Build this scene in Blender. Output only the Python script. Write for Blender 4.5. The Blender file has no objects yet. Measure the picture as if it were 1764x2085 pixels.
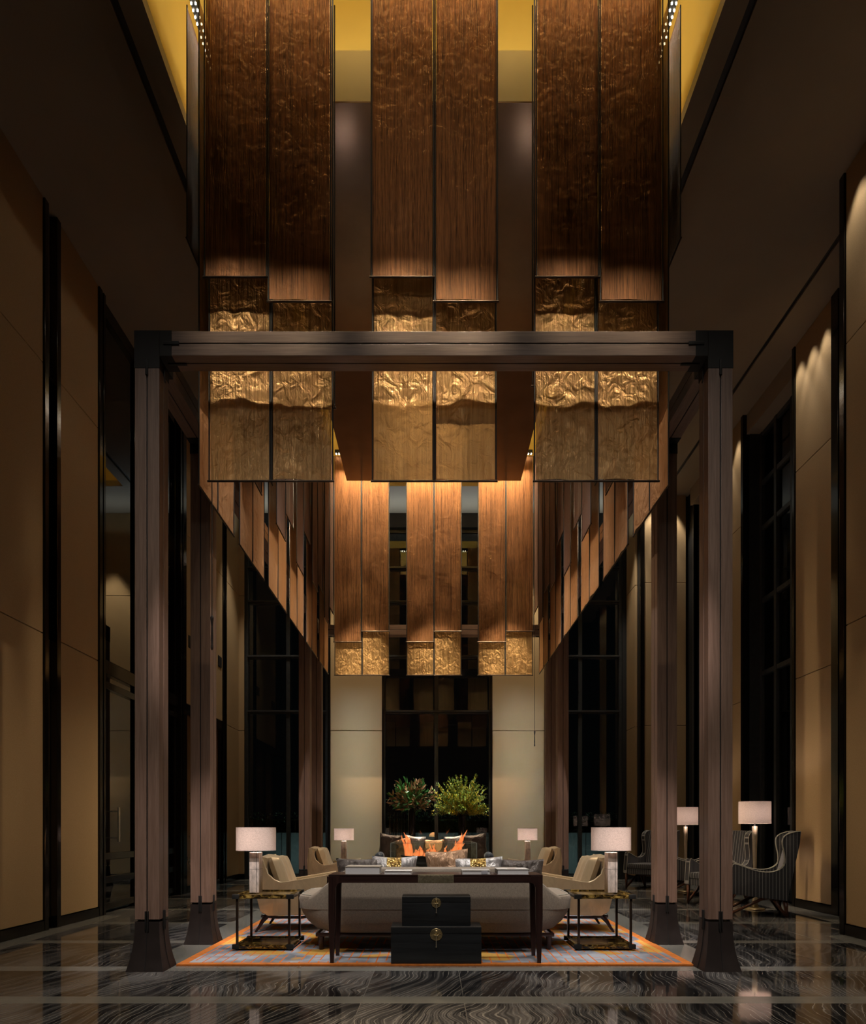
import bpy, bmesh, math, random
from mathutils import Vector, Matrix, noise
R = random.Random(7)
PI = math.pi
C = bpy.context.scene.collection
F, VX, VY, CH = 1440.0, 883.5, 1686.0, 1.2      # focal length in px, vanishing point, camera height

# ------------------------------------------------------------------ materials
def newmat(name):
    m = bpy.data.materials.new(name); m.use_nodes = True
    nt = m.node_tree
    return m, nt, nt.nodes['Principled BSDF'], nt.nodes['Material Output']
def setp(b, **k):
    names = dict(col='Base Color', rough='Roughness', metal='Metallic', spec='Specular IOR Level', coat='Coat Weight',
                 coatr='Coat Roughness', sheen='Sheen Weight', trans='Transmission Weight', ior='IOR', aniso='Anisotropic')
    for a, v in k.items():
        i = b.inputs[names[a]]
        if a == 'col' and not hasattr(v, 'node'): v = (*v, 1) if len(v) == 3 else v
        i.default_value = v
def coords(nt, scale=(1,1,1), rnd=False, kind='Object', rot=(0,0,0)):
    tc = nt.nodes.new('ShaderNodeTexCoord'); mp = nt.nodes.new('ShaderNodeMapping')
    mp.inputs['Scale'].default_value = scale; mp.inputs['Rotation'].default_value = rot
    nt.links.new(tc.outputs[kind], mp.inputs['Vector'])
    if rnd:
        oi = nt.nodes.new('ShaderNodeObjectInfo'); mu = nt.nodes.new('ShaderNodeMath'); mu.operation = 'MULTIPLY'
        mu.inputs[1].default_value = 37.0
        nt.links.new(oi.outputs['Random'], mu.inputs[0])
        va = nt.nodes.new('ShaderNodeVectorMath'); va.operation = 'ADD'
        nt.links.new(mp.outputs[0], va.inputs[0]); nt.links.new(mu.outputs[0], va.inputs[1])
        return va.outputs[0]
    return mp.outputs[0]
def noise_n(nt, vec, scale, detail=4, rough=.55, dist=0):
    n = nt.nodes.new('ShaderNodeTexNoise')
    n.inputs['Scale'].default_value = scale; n.inputs['Detail'].default_value = detail
    n.inputs['Roughness'].default_value = rough; n.inputs['Distortion'].default_value = dist
    nt.links.new(vec, n.inputs['Vector']); return n.outputs['Fac']
def ramp(nt, fac, stops, interp='LINEAR'):
    r = nt.nodes.new('ShaderNodeValToRGB'); cr = r.color_ramp; cr.interpolation = interp
    while len(cr.elements) < len(stops): cr.elements.new(.5)
    for e, (p, c) in zip(cr.elements, stops):
        e.position = p; e.color = (*c, 1) if len(c) == 3 else c
    nt.links.new(fac, r.inputs['Fac']); return r.outputs['Color']
def mix(nt, fac, a, b, mode='MIX'):
    m = nt.nodes.new('ShaderNodeMix'); m.data_type = 'RGBA'; m.blend_type = mode
    for k, v in ((0, fac), (6, a), (7, b)):
        if hasattr(v, 'links'): nt.links.new(v, m.inputs[k])
        elif k == 0: m.inputs[0].default_value = v
        else: m.inputs[k].default_value = (*v, 1)
    return m.outputs[2]
def math_n(nt, op, a, b=None):
    m = nt.nodes.new('ShaderNodeMath'); m.operation = op
    for k, v in ((0, a), (1, b)):
        if v is None: continue
        if hasattr(v, 'links'): nt.links.new(v, m.inputs[k])
        else: m.inputs[k].default_value = v
    return m.outputs[0]
def bump(nt, b, h, strength=.3, dist=.01):
    n = nt.nodes.new('ShaderNodeBump'); n.inputs['Strength'].default_value = strength; n.inputs['Distance'].default_value = dist
    nt.links.new(h, n.inputs['Height']); nt.links.new(n.outputs[0], b.inputs['Normal'])

def simple(name, col, rough=.5, metal=0, var=.15, scale=12, bmp=.0, **k):
    m, nt, b, o = newmat(name); setp(b, rough=rough, metal=metal, **k)
    f = noise_n(nt, coords(nt), scale)
    lo = tuple(c*(1-var) for c in col); hi = tuple(min(1, c*(1+var)) for c in col)
    nt.links.new(ramp(nt, f, [(.3, lo), (.7, hi)]), b.inputs['Base Color'])
    if bmp: bump(nt, b, f, bmp, .004)
    return m
def wood(name, c0, c1, axis, rough=.45, fine=1.0):
    m, nt, b, o = newmat(name); setp(b, rough=rough)
    s = [38*fine]*3; s[axis] = 1.6
    v = coords(nt, tuple(s), rnd=True)
    f = noise_n(nt, v, 1.0, 6, .6, .6)
    s2 = [160*fine]*3; s2[axis] = 5
    f2 = noise_n(nt, coords(nt, tuple(s2), rnd=True), 1.0, 3, .5)
    c = ramp(nt, f, [(.3, c0), (.7, c1)])
    c = mix(nt, ramp(nt, f2, [(.45, (0,0,0)), (.75, (.5,.5,.5))]), c, tuple(x*.6 for x in c0))
    nt.links.new(c, b.inputs['Base Color']); bump(nt, b, f2, .25, .002)
    return m
def mesh_cloth(name, c_lo, c_hi, metal, rough, transp, wr, streak=70, wsc=9, thru=0, sh=.12):
    """woven metal fabric: vertical threads, crumples, slightly see-through"""
    m, nt, b, o = newmat(name); setp(b, rough=rough, metal=metal, spec=.4)
    v = coords(nt, (streak, 1, 1.1), rnd=True)
    f = noise_n(nt, v, 1.0, 5, .65)
    v1 = coords(nt, (streak*4.5, 1, 9), rnd=True)
    f1 = noise_n(nt, v1, 1.0, 2, .5)
    nt.links.new(mix(nt, .5, ramp(nt, f, [(.36, c_lo), (.66, c_hi)]), ramp(nt, f1, [(.35, c_lo), (.7, c_hi)])), b.inputs['Base Color'])
    v2 = coords(nt, (1, 1, .8), rnd=True)
    w = noise_n(nt, v2, wsc, 4, .5, 1.2)
    h = math_n(nt, 'ADD', math_n(nt, 'MULTIPLY', w, wr), math_n(nt, 'MULTIPLY', f, sh))
    h = math_n(nt, 'ADD', h, math_n(nt, 'MULTIPLY', f1, .05))
    bump(nt, b, h, 1.0, .045)
    surf = b.outputs[0]
    if thru:
        tl = nt.nodes.new('ShaderNodeBsdfTranslucent'); tl.inputs[0].default_value = (*c_hi, 1)
        nt.links.new(b.inputs['Normal'].links[0].from_socket, tl.inputs['Normal'])
        m2 = nt.nodes.new('ShaderNodeMixShader'); m2.inputs[0].default_value = thru
        nt.links.new(b.outputs[0], m2.inputs[1]); nt.links.new(tl.outputs[0], m2.inputs[2]); surf = m2.outputs[0]
    tr = nt.nodes.new('ShaderNodeBsdfTransparent'); tr.inputs[0].default_value = (1, .85, .6, 1)
    ms = nt.nodes.new('ShaderNodeMixShader')
    fac = math_n(nt, 'MULTIPLY', ramp(nt, f1, [(.35, (0,0,0)), (.65, (1,1,1))]), transp)
    nt.links.new(fac, ms.inputs[0]); nt.links.new(surf, ms.inputs[1]); nt.links.new(tr.outputs[0], ms.inputs[2])
    nt.links.new(ms.outputs[0], o.inputs['Surface'])
    return m
def emis(name, col, s):
    m, nt, b, o = newmat(name); setp(b, col=col, rough=.5)
    b.inputs['Emission Color'].default_value = (*col, 1); b.inputs['Emission Strength'].default_value = s
    return m
def glass(name, tint=(.85,.9,.88), ior=1.5, rough=0.0, dens=1.0):
    m, nt, b, o = newmat(name); nt.nodes.remove(b)
    g = nt.nodes.new('ShaderNodeBsdfGlossy'); g.inputs['Roughness'].default_value = rough
    t = nt.nodes.new('ShaderNodeBsdfTransparent'); t.inputs[0].default_value = (*tint, 1)
    fr = nt.nodes.new('ShaderNodeFresnel'); fr.inputs['IOR'].default_value = ior
    ms = nt.nodes.new('ShaderNodeMixShader')
    nt.links.new(math_n(nt, 'MULTIPLY', fr.outputs[0], dens), ms.inputs[0])
    nt.links.new(t.outputs[0], ms.inputs[1]); nt.links.new(g.outputs[0], ms.inputs[2])
    nt.links.new(ms.outputs[0], o.inputs['Surface']); return m

OAK0, OAK1 = (.165,.104,.075), (.25,.168,.128)
M_oak = [wood('oak_x', OAK0, OAK1, 0), wood('oak_y', OAK0, OAK1, 1), wood('oak_z', OAK0, OAK1, 2)]
M_walnut = [wood('dark_walnut_%d' % i, (.018,.008,.007), (.04,.018,.015), i, .28) for i in range(3)]
M_teak = wood('red_brown_wood', (.07,.026,.014), (.13,.05,.025), 2, .35)
M_steel = simple('blackened_steel', (.010,.0105,.010), .6, .3, .3, 8, .1)
M_castbase = simple('bronze_base', (.035,.028,.026), .45, .5, .25, 6, .1)
M_black = simple('black_gap', (.004,.004,.004), .6)
M_trim = simple('black_gloss_trim', (.008,.007,.006), .12, .3)
M_frame = simple('window_frame', (.055,.06,.062), .35, .6)
M_dark = mesh_cloth('bronze_mesh', (.03,.011,.004), (.42,.19,.075), .6, .42, .22, .10)
M_side = mesh_cloth('copper_mesh', (.28,.135,.055), (.52,.28,.125), .35, .5, .12, .6, 50, 6)
M_dark2 = mesh_cloth('umber_mesh', (.02,.009,.006), (.14,.06,.035), .1, .65, .2, .10)
M_gold = mesh_cloth('gold_mesh', (.30,.165,.06), (.95,.62,.28), .65, .34, .30, .95, 38, 9, .25, .5)
M_bar = simple('bronze_bar', (.05,.035,.025), .3, .8)
M_cord = simple('dark_cord', (.012,.008,.006), .7)
M_yellow = simple('yellow_paint', (.66,.49,.13), .6, 0, .03, 2)
M_soffit = simple('glossy_brown_soffit', (.20,.115,.06), .14, .3, .12, 2)
M_ceil = simple('ceiling_paint', (.26,.21,.155), .6, 0, .04, 2)
M_ceil2 = simple('ceiling_slot', (.006,.006,.006), .5)
M_lamp_silver = simple('champagne_metal', (.50,.44,.33), .32, .7)
M_brass = simple('antique_brass', (.46,.36,.19), .35, .9, .35, 60, .2)
M_white = simple('book_pages', (.72,.72,.74), .6, 0, .05, 200)
M_stone = simple('grey_stone_strip', (.185,.185,.165), .16, 0, .12, 5)
M_joint = simple('tile_joint', (.17,.16,.14), .3)
M_chest = wood('black_lacquer', (.006,.007,.008), (.016,.018,.02), 0, .35)
M_chest_edge = simple('worn_edge', (.20,.19,.17), .4)
M_ext = simple('dark_exterior', (.02,.024,.024), .8)
M_gardenwall = simple('garden_wall', (.05,.062,.06), .7)
M_hedge = simple('hedge_leaves', (.02,.035,.012), .6, 0, .5, 3)
M_vest = simple('vestibule_wall', (.30,.31,.24), .6)

def fabric_wall():
    m, nt, b, o = newmat('woven_wall_fabric'); setp(b, rough=.75, spec=.2)
    f = noise_n(nt, coords(nt, (260, 260, 90)), 1, 3, .6)
    g = noise_n(nt, coords(nt, (90, 90, 320)), 1, 3, .6)
    h = math_n(nt, 'ADD', f, g)
    c = ramp(nt, math_n(nt, 'MULTIPLY', h, .5), [(.35, (.30,.205,.105)), (.65, (.41,.29,.16))])
    nt.links.new(c, b.inputs['Base Color']); bump(nt, b, h, .2, .002); return m
M_wall = fabric_wall()

def marble():
    m, nt, b, o = newmat('black_veined_marble'); setp(b, rough=.06, spec=.75)
    at = nt.nodes.new('ShaderNodeAttribute'); at.attribute_name = 'tile'
    tc = nt.nodes.new('ShaderNodeTexCoord')
    cv = nt.nodes.new('ShaderNodeCombineXYZ')
    nt.links.new(math_n(nt, 'MULTIPLY', at.outputs['Fac'], 31.0), cv.inputs[0])
    nt.links.new(math_n(nt, 'MULTIPLY', at.outputs['Fac'], 17.0), cv.inputs[1])
    va = nt.nodes.new('ShaderNodeVectorMath'); va.operation = 'ADD'
    nt.links.new(tc.outputs['Object'], va.inputs[0]); nt.links.new(cv.outputs[0], va.inputs[1])
    wn = nt.nodes.new('ShaderNodeTexNoise'); wn.inputs['Scale'].default_value = .65; wn.inputs['Detail'].default_value = 2.5
    nt.links.new(va.outputs[0], wn.inputs['Vector'])
    wv = nt.nodes.new('ShaderNodeVectorMath'); wv.operation = 'MULTIPLY_ADD'; wv.inputs[1].default_value = (1.15,.8,0)
    nt.links.new(wn.outputs['Color'], wv.inputs[0]); nt.links.new(va.outputs[0], wv.inputs[2])
    mp = nt.nodes.new('ShaderNodeMapping'); mp.inputs['Rotation'].default_value = (0, 0, .62); mp.inputs['Scale'].default_value = (1, .55, 1)
    nt.links.new(wv.outputs[0], mp.inputs['Vector']); v = mp.outputs[0]
    def band(sc, dist, det, ds):
        w = nt.nodes.new('ShaderNodeTexWave'); w.wave_profile = 'SIN'
        for k_, x_ in (('Scale', sc), ('Distortion', dist), ('Detail', det), ('Detail Scale', ds), ('Detail Roughness', .55)): w.inputs[k_].default_value = x_
        nt.links.new(v, w.inputs['Vector']); return w.outputs['Fac']
    wA, wB = band(2.6, 1.6, 3, 1.6), band(8.0, 2.2, 4, 2.2)
    wC = band(21.0, 2.6, 3, 2.0)
    big = noise_n(nt, v, 1.3, 3, .5, .5)
    msk = noise_n(nt, v, 3.5, 3, .6, .5)
    c = ramp(nt, wA, [(0, (.012,.012,.014)), (.45, (.028,.028,.030)), (.8, (.075,.073,.072)), (1, (.12,.115,.11))])
    c = mix(nt, ramp(nt, big, [(.48, (0,0,0)), (.64, (.9,.9,.9))]), c, (.17,.165,.158))
    c = mix(nt, ramp(nt, big, [(.34, (.85,.85,.85)), (.50, (0,0,0))]), c, (.012,.012,.013))
    c = mix(nt, ramp(nt, wB, [(.0, (.8,.8,.8)), (.14, (0,0,0))]), c, (.010,.010,.011))
    c = mix(nt, ramp(nt, wC, [(.0, (.45,.45,.45)), (.4, (0,0,0))]), c, (.012,.012,.012))
    c = mix(nt, math_n(nt, 'MULTIPLY', ramp(nt, wC, [(.72, (0,0,0)), (1, (.5,.5,.5))]), ramp(nt, big, [(.42, (0,0,0)), (.6, (1,1,1))])), c, (.20,.19,.18))
    lines = math_n(nt, 'MULTIPLY', ramp(nt, wB, [(.93, (0,0,0)), (.99, (.9,.9,.9))]), ramp(nt, msk, [(.40, (0,0,0)), (.60, (1,1,1))]))
    c = mix(nt, lines, c, (.27,.255,.225))
    nt.links.new(c, b.inputs['Base Color']); return m
M_marble = marble()

def rug_mat():
    m, nt, b, o = newmat('rug_pile'); setp(b, rough=.95, spec=.1)
    v = coords(nt, (1,1,1), rot=(0,0,PI/2))
    br = nt.nodes.new('ShaderNodeTexBrick'); br.offset = .5
    for k, x in (('Scale',1.0),('Mortar Size',.0065),('Mortar Smooth',.0),('Brick Width',.42),('Row Height',.085),('Bias',0)): br.inputs[k].default_value = x
    nt.links.new(v, br.inputs['Vector'])
    n1 = noise_n(nt, coords(nt), 2.2, 3, .6)
    n2 = noise_n(nt, coords(nt), 1.1, 2, .5, 1.0)
    n3 = noise_n(nt, coords(nt), 5.0, 2, .5)
    base = ramp(nt, n1, [(.35, (.145,.16,.185)), (.5, (.25,.27,.315)), (.62, (.38,.41,.475))])
    base = mix(nt, ramp(nt, n2, [(.56, (0,0,0)), (.60, (1,1,1))]), base, (.52,.30,.07))
    f = math_n(nt, 'MULTIPLY', br.outputs['Fac'], ramp(nt, n3, [(.40, (0,0,0)), (.46, (1,1,1))]))
    nt.links.new(mix(nt, f, base, (.62,.16,.03)), b.inputs['Base Color']); return m
M_rug = rug_mat()
M_rugedge = simple('orange_rug_border', (.52,.155,.02), .95, 0, .2, 20)

def stripes(name, ax):
    m, nt, b, o = newmat(name); setp(b, rough=.9, spec=.15, sheen=.2)
    tc = nt.nodes.new('ShaderNodeTexCoord'); sp = nt.nodes.new('ShaderNodeSeparateXYZ')
    nt.links.new(tc.outputs['Object'], sp.inputs[0])
    x = math_n(nt, 'FRACT', math_n(nt, 'MULTIPLY', math_n(nt, 'ADD', sp.outputs[ax], 5.0), 24.0))
    l = math_n(nt, 'LESS_THAN', x, .13)
    f = noise_n(nt, coords(nt), 220, 2)
    c = ramp(nt, f, [(.3, (.035,.036,.04)), (.7, (.065,.066,.07))])
    nt.links.new(mix(nt, l, c, (.30,.30,.29)), b.inputs['Base Color']); return m
M_strx, M_stry = stripes('pinstripe_lengthwise', 0), stripes('pinstripe_crosswise', 1)
M_piping = simple('pale_piping', (.40,.39,.33), .7)
def crumple(name, col, rough, metal, sc=14, st=.8, var=.25):
    m, nt, b, o = newmat(name); setp(b, rough=rough, metal=metal, sheen=.1)
    v = coords(nt, (1.0,1.6,.5), rnd=True); f = noise_n(nt, v, sc, 5, .55, 1.5)
    nt.links.new(ramp(nt, f, [(.3, tuple(c*(1-var) for c in col)), (.7, tuple(min(1,c*(1+var)) for c in col))]), b.inputs['Base Color'])
    bump(nt, b, f, st, .03); return m
M_leather = crumple('gold_leather', (.60,.47,.29), .30, .35, 5, .25, .12)
M_velvet = crumple('taupe_velvet', (.25,.21,.165), .85, 0, 110, .12, .25)
M_darksilk = crumple('dark_silk', (.075,.062,.055), .32, .35)
M_bronzesilk = crumple('bronze_silk', (.40,.24,.14), .34, .4)
M_silversilk = crumple('silver_silk', (.42,.41,.41), .3, .55)
M_bluevel = crumple('blue_velvet', (.015,.03,.055), .5, .1)
def sequin():
    m, nt, b, o = newmat('gold_sequins'); setp(b, rough=.3, metal=.8)
    vo = nt.nodes.new('ShaderNodeTexVoronoi'); vo.inputs['Scale'].default_value = 70
    nt.links.new(coords(nt), vo.inputs['Vector'])
    nt.links.new(ramp(nt, vo.outputs['Color'], [(.2, (.12,.06,.01)), (.55, (.6,.38,.1)), (.9, (.95,.75,.35))]), b.inputs['Base Color'])
    bump(nt, b, vo.outputs['Distance'], 1, .01); return m
M_sequin = sequin()
def tortoise():
    m, nt, b, o = newmat('tortoiseshell_gold'); setp(b, rough=.14, metal=.4)
    f = noise_n(nt, coords(nt, (1,1,2.5)), 16, 5, .65, .8)
    nt.links.new(ramp(nt, f, [(.42, (.018,.012,.006)), (.54, (.12,.07,.015)), (.66, (.62,.42,.11))]), b.inputs['Base Color']); return m
M_tort = tortoise()
def shagreen(name, c):
    m, nt, b, o = newmat(name); setp(b, rough=.45, metal=.15)
    f = noise_n(nt, coords(nt, (1,1,.5)), 30, 5, .6)
    nt.links.new(ramp(nt, f, [(.3, tuple(x*.65 for x in c)), (.7, tuple(x*1.3 for x in c))]), b.inputs['Base Color']); bump(nt, b, f, .2, .003); return m
M_lampbase = shagreen('lamp_base_leather', (.62,.53,.47))
def shade_mat(name, e):
    m, nt, b, o = newmat(name); nt.nodes.remove(b)
    f = noise_n(nt, coords(nt, (120,120,120)), 1, 3)
    c = ramp(nt, f, [(.3, (.52,.41,.36)), (.7, (.70,.57,.51))])
    d = nt.nodes.new('ShaderNodeBsdfDiffuse'); t = nt.nodes.new('ShaderNodeBsdfTranslucent')
    nt.links.new(c, d.inputs[0]); nt.links.new(c, t.inputs[0])
    ms = nt.nodes.new('ShaderNodeMixShader'); ms.inputs[0].default_value = .085
    nt.links.new(d.outputs[0], ms.inputs[1]); nt.links.new(t.outputs[0], ms.inputs[2])
    em = nt.nodes.new('ShaderNodeEmission'); nt.links.new(c, em.inputs[0]); em.inputs[1].default_value = e
    ad = nt.nodes.new('ShaderNodeAddShader'); nt.links.new(ms.outputs[0], ad.inputs[0]); nt.links.new(em.outputs[0], ad.inputs[1])
    nt.links.new(ad.outputs[0], o.inputs['Surface']); return m
M_shade = shade_mat('linen_lampshade', .06)
M_shadein = emis('lampshade_inside', (1.0,.82,.62), 1.6)
M_brassplate = simple('brushed_brass_plate', (.46,.41,.28), .35, .85, .3, 60)
M_led = emis('led_points', (1.0,.86,.66), 30)
M_glass = glass('window_glass', (.80,.86,.84), 1.6)
M_glassb = glass('bronze_mirror_glass', (.45,.42,.36), 2.9)
M_fireglass = glass('fire_screen_glass', (.90,.95,.93), 1.35)
M_glassedge = simple('glass_edge', (.22,.27,.24), .1)
M_vaseblack = simple('black_glass_vase', (.006,.006,.007), .05)
M_leafA = simple('magnolia_green', (.06,.20,.05), .3, 0, .5, 6)
M_leafB = simple('magnolia_brown', (.36,.21,.10), .5, 0, .3, 6)
M_fernA = simple('fern_green', (.24,.38,.07), .6, 0, .4, 6)
M_fernB = simple('fern_yellow', (.75,.56,.05), .6, 0, .3, 6)
M_stem = simple('plant_stem', (.06,.05,.02), .7)
def flame_mat():
    m, nt, b, o = newmat('flame'); nt.nodes.remove(b)
    e = nt.nodes.new('ShaderNodeEmission'); e.inputs['Strength'].default_value = 1.25
    f = noise_n(nt, coords(nt, (30,30,7), rnd=True), 1, 3, .6, 1)
    nt.links.new(ramp(nt, f, [(.3, (1,.13,.02)), (.7, (1,.36,.12))]), e.inputs[0])
    t = nt.nodes.new('ShaderNodeBsdfTransparent'); ms = nt.nodes.new('ShaderNodeMixShader')
    lw = nt.nodes.new('ShaderNodeLayerWeight'); lw.inputs[0].default_value = .35
    k = math_n(nt, 'ADD', math_n(nt, 'MULTIPLY', lw.outputs['Facing'], .7), math_n(nt, 'MULTIPLY', f, .7))
    nt.links.new(ramp(nt, k, [(.25, (.1,.1,.1)), (.68, (1,1,1))]), ms.inputs[0])
    nt.links.new(e.outputs[0], ms.inputs[1]); nt.links.new(t.outputs[0], ms.inputs[2]); nt.links.new(ms.outputs[0], o.inputs['Surface'])
    return m
M_flame = flame_mat()

# ------------------------------------------------------------------ mesh helpers
def box(bm, x0, x1, y0, y1, z0, z1, bev=0, mi=0):
    vs = [bm.verts.new((x, y, z)) for z in (z0, z1) for y in (y0, y1) for x in (x0, x1)]
    fs = [bm.faces.new([vs[i] for i in q]) for q in ((0,2,3,1),(4,5,7,6),(0,1,5,4),(2,6,7,3),(0,4,6,2),(1,3,7,5))]
    for f in fs: f.material_index = mi
    if bev:
        es = list({e for f in fs for e in f.edges})
        r = bmesh.ops.bevel(bm, geom=es, offset=bev, segments=2, profile=.6, affect='EDGES')
        for f in r['faces']: f.material_index = mi
    return bm
def rings(bm, rs, cap=True, closed=True, mi=0):
    """skin a list of point rings"""
    vr = [[bm.verts.new(p) for p in r] for r in rs]
    n = len(vr[0])
    for a, b in zip(vr, vr[1:]):
        for i in range(n if closed else n-1):
            j = (i+1) % n
            f = bm.faces.new((a[i], a[j], b[j], b[i])); f.material_index = mi; f.smooth = True
    if cap and closed:
        for r, rev in ((vr[0], True), (vr[-1], False)):
            f = bm.faces.new(list(reversed(r)) if rev else r); f.material_index = mi
    return bm
def cyl(bm, x, y, z0, z1, r0, r1=None, n=20, sx=1, sy=1, mi=0):
    r1 = r0 if r1 is None else r1
    return rings(bm, [[(x+r*sx*math.cos(2*PI*i/n), y+r*sy*math.sin(2*PI*i/n), z) for i in range(n)] for z, r in ((z0, r0), (z1, r1))], mi=mi)
def lathe(bm, x, y, prof, n=28, mi=0, cap=True):
    return rings(bm, [[(x+r*math.cos(2*PI*i/n), y+r*math.sin(2*PI*i/n), z) for i in range(n)] for r, z in prof], mi=mi, cap=cap)
def tube(bm, pts, r, n=8, mi=0):
    pts = [Vector(p) for p in pts]; rs = []
    for i, p in enumerate(pts):
        d = (pts[min(i+1, len(pts)-1)] - pts[max(i-1, 0)]).normalized()
        up = Vector((0,0,1)) if abs(d.z) < .9 else Vector((0,1,0))
        a = d.cross(up).normalized(); b = d.cross(a)
        rr = r[i] if isinstance(r, (list, tuple)) else r
        rs.append([p + a*rr*math.cos(2*PI*k/n) + b*rr*math.sin(2*PI*k/n) for k in range(n)])
    return rings(bm, rs, mi=mi)
def bar(bm, p, q, w, h=None, mi=0, w2=None):
    """square-section bar from p to q"""
    p, q = Vector(p), Vector(q); h = h or w; w2 = w2 or w
    d = (q-p).normalized(); up = Vector((0,1,0)) if abs(d.y) < .7 else Vector((0,0,1))
    a = up.cross(d).normalized(); b = d.cross(a)
    rr = [[c + a*sx*ww/2 + b*sy*(h*ww/w)/2 for sx, sy in ((-1,-1),(1,-1),(1,1),(-1,1))] for c, ww in ((p, w), (q, w2))]
    rings(bm, rr, mi=mi)
    for f in bm.faces[-6:] if False else []: pass
    return bm
def extrude_xz(bm, pts, y0, y1, bev=0, mi=0):
    a = [bm.verts.new((x, y0, z)) for x, z in pts]; b = [bm.verts.new((x, y1, z)) for x, z in pts]
    fs = [bm.faces.new(a), bm.faces.new(list(reversed(b)))]
    n = len(pts)
    for i in range(n):
        j = (i+1) % n; fs.append(bm.faces.new((a[j], a[i], b[i], b[j])))
    for f in fs: f.material_index = mi
    if bev:
        es = [e for f in fs[:2] for e in f.edges]
        r = bmesh.ops.bevel(bm, geom=es, offset=bev, segments=3, profile=.5, affect='EDGES')
        for f in r['faces']: f.material_index = mi
    return bm
def smooth_pts(pts, k=2):
    for _ in range(k):
        out = [pts[0]]
        for p, q in zip(pts, pts[1:]):
            out += [tuple(.75*a+.25*b for a, b in zip(p, q)), tuple(.25*a+.75*b for a, b in zip(p, q))]
        pts = out + [pts[-1]]
    return pts
def obj(name, bm, mats, parent=None, smooth=True, kind=None, label=None, loc=None):
    me = bpy.data.meshes.new(name)
    bmesh.ops.recalc_face_normals(bm, faces=bm.faces[:])
    if smooth:
        for f in bm.faces: f.smooth = True
    bm.to_mesh(me); bm.free()
    for m in (mats if isinstance(mats, (list, tuple)) else [mats]): me.materials.append(m)
    if smooth: me.set_sharp_from_angle(angle=math.radians(38))
    o = bpy.data.objects.new(name, me); C.objects.link(o)
    if parent is not None: o.parent = parent
    if kind: o['kind'] = kind
    if label: o['label'] = label
    if loc: o.location = loc
    return o
def B(): return bmesh.new()
def tag(o, label, cat, group=None):
    o['label'] = label; o['category'] = cat
    if group: o['group'] = group
    return o
def thing(name, label, cat, loc=(0,0,0), rotz=0, group=None):
    o = bpy.data.objects.new(name, None); C.objects.link(o); o.empty_display_size = .1
    o.location = loc; o.rotation_euler = (0, 0, rotz)
    return tag(o, label, cat, group)
def dup(root, loc, rotz, label, group=None, mirror=False):
    r = root.copy(); C.objects.link(r); r.location = loc; r.rotation_euler = (0, 0, rotz)
    r['label'] = label
    if group: r['group'] = group
    for ch in list(root.children):
        c = ch.copy(); C.objects.link(c); c.parent = r
        for g in ch.children:
            d = g.copy(); C.objects.link(d); d.parent = c
    return r
def struct(name, bm, m, smooth=False): return obj(name, bm, m, None, smooth, 'structure')

# ------------------------------------------------------------------ the room
ZC = 8.55                                   # ceiling height
XL, XR, XR2, YF, YB = -4.55, 4.62, 5.52, 16.5, -3.5
SEAM = (3.47, 6.62)
LEV = ((.13, SEAM[0]-.006), (SEAM[0]+.006, SEAM[1]-.006), (SEAM[1]+.006, ZC))

# floor: tiles, strips and joints as faces of one mesh
strips = [(2.35,2.54),(3.60,3.79),(4.84,5.04),(5.94,6.13),(7.37,7.55),(8.86,9.04),(10.35,10.53),(11.91,12.09),(13.4,13.58),(14.9,15.08)]
jx = [-.5+.66*i for i in range(-8, 11)]
jx[8:12] = [-.50, .21, .83, 1.46]
bm = B(); lay = bm.faces.layers.float.new('tile')
ys = [YB] + [v for s in strips for v in s] + [YF+.3]
xs = [XL-.1]
for x in jx:
    if -4.2 < x < 5.2: xs += [x-.002, x+.002]
xs += [5.65]
for i in range(len(ys)-1):
    st = any(abs(ys[i]-a) < 1e-6 for a, b in strips)
    for j in range(len(xs)-1):
        jt = j % 2 == 1
        f = bm.faces.new([bm.verts.new(p) for p in ((xs[j],ys[i],0),(xs[j+1],ys[i],0),(xs[j+1],ys[i+1],0),(xs[j],ys[i+1],0))])
        if j % 6 == 0: tv_ = R.random()
        f[lay] = tv_; f.material_index = 1 if st else (2 if jt else 0)
floor = struct('floor', bm, [M_marble, M_stone, M_joint])
# stone borders beside the rug and along the walls (inlaid, 1 mm proud)
bm = B(); e = .001
for x0, x1, y0, y1 in ((-2.58,-2.24,6.13,12.95),(2.27,2.60,6.13,12.95),(-2.58,2.6,12.95,13.2),(XL,XL+.26,YB,9.7),(XR-.26,XR,YB,7.9),(5.1,5.5,8.1,15.5),(-4.5,4.5,16.1,16.45)):
    box(bm, x0, x1, y0, y1, -.01, e)
struct('trim_1', bm, M_stone)

def side_panels(bm, X, s, y0, y1, levels=LEV, th=.05, mi=0):
    for a, b in levels:
        box(bm, min(X, X+s*th), max(X, X+s*th), y0, y1, a, b, .004, mi)
# left wall
bm = B()
for a, b in ((YB, 8.23), (8.60, 9.58), (15.5, 16.5)): side_panels(bm, XL, -1, a, b)
side_panels(bm, XL, -1, 12.98, 15.22, ((SEAM[0]+.03, SEAM[1]-.006), LEV[2]))
side_panels(bm, XL-.07, -1, 8.33, 8.50, (LEV[0], LEV[2]), .03)
box(bm, XL-.2, XL-.12, YB, 9.7, 0, ZC, mi=1); box(bm, XL-.2, XL-.12, 12.9, 16.6, 0, ZC, mi=1)
struct('wall_left', bm, [M_wall, M_black])
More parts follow.
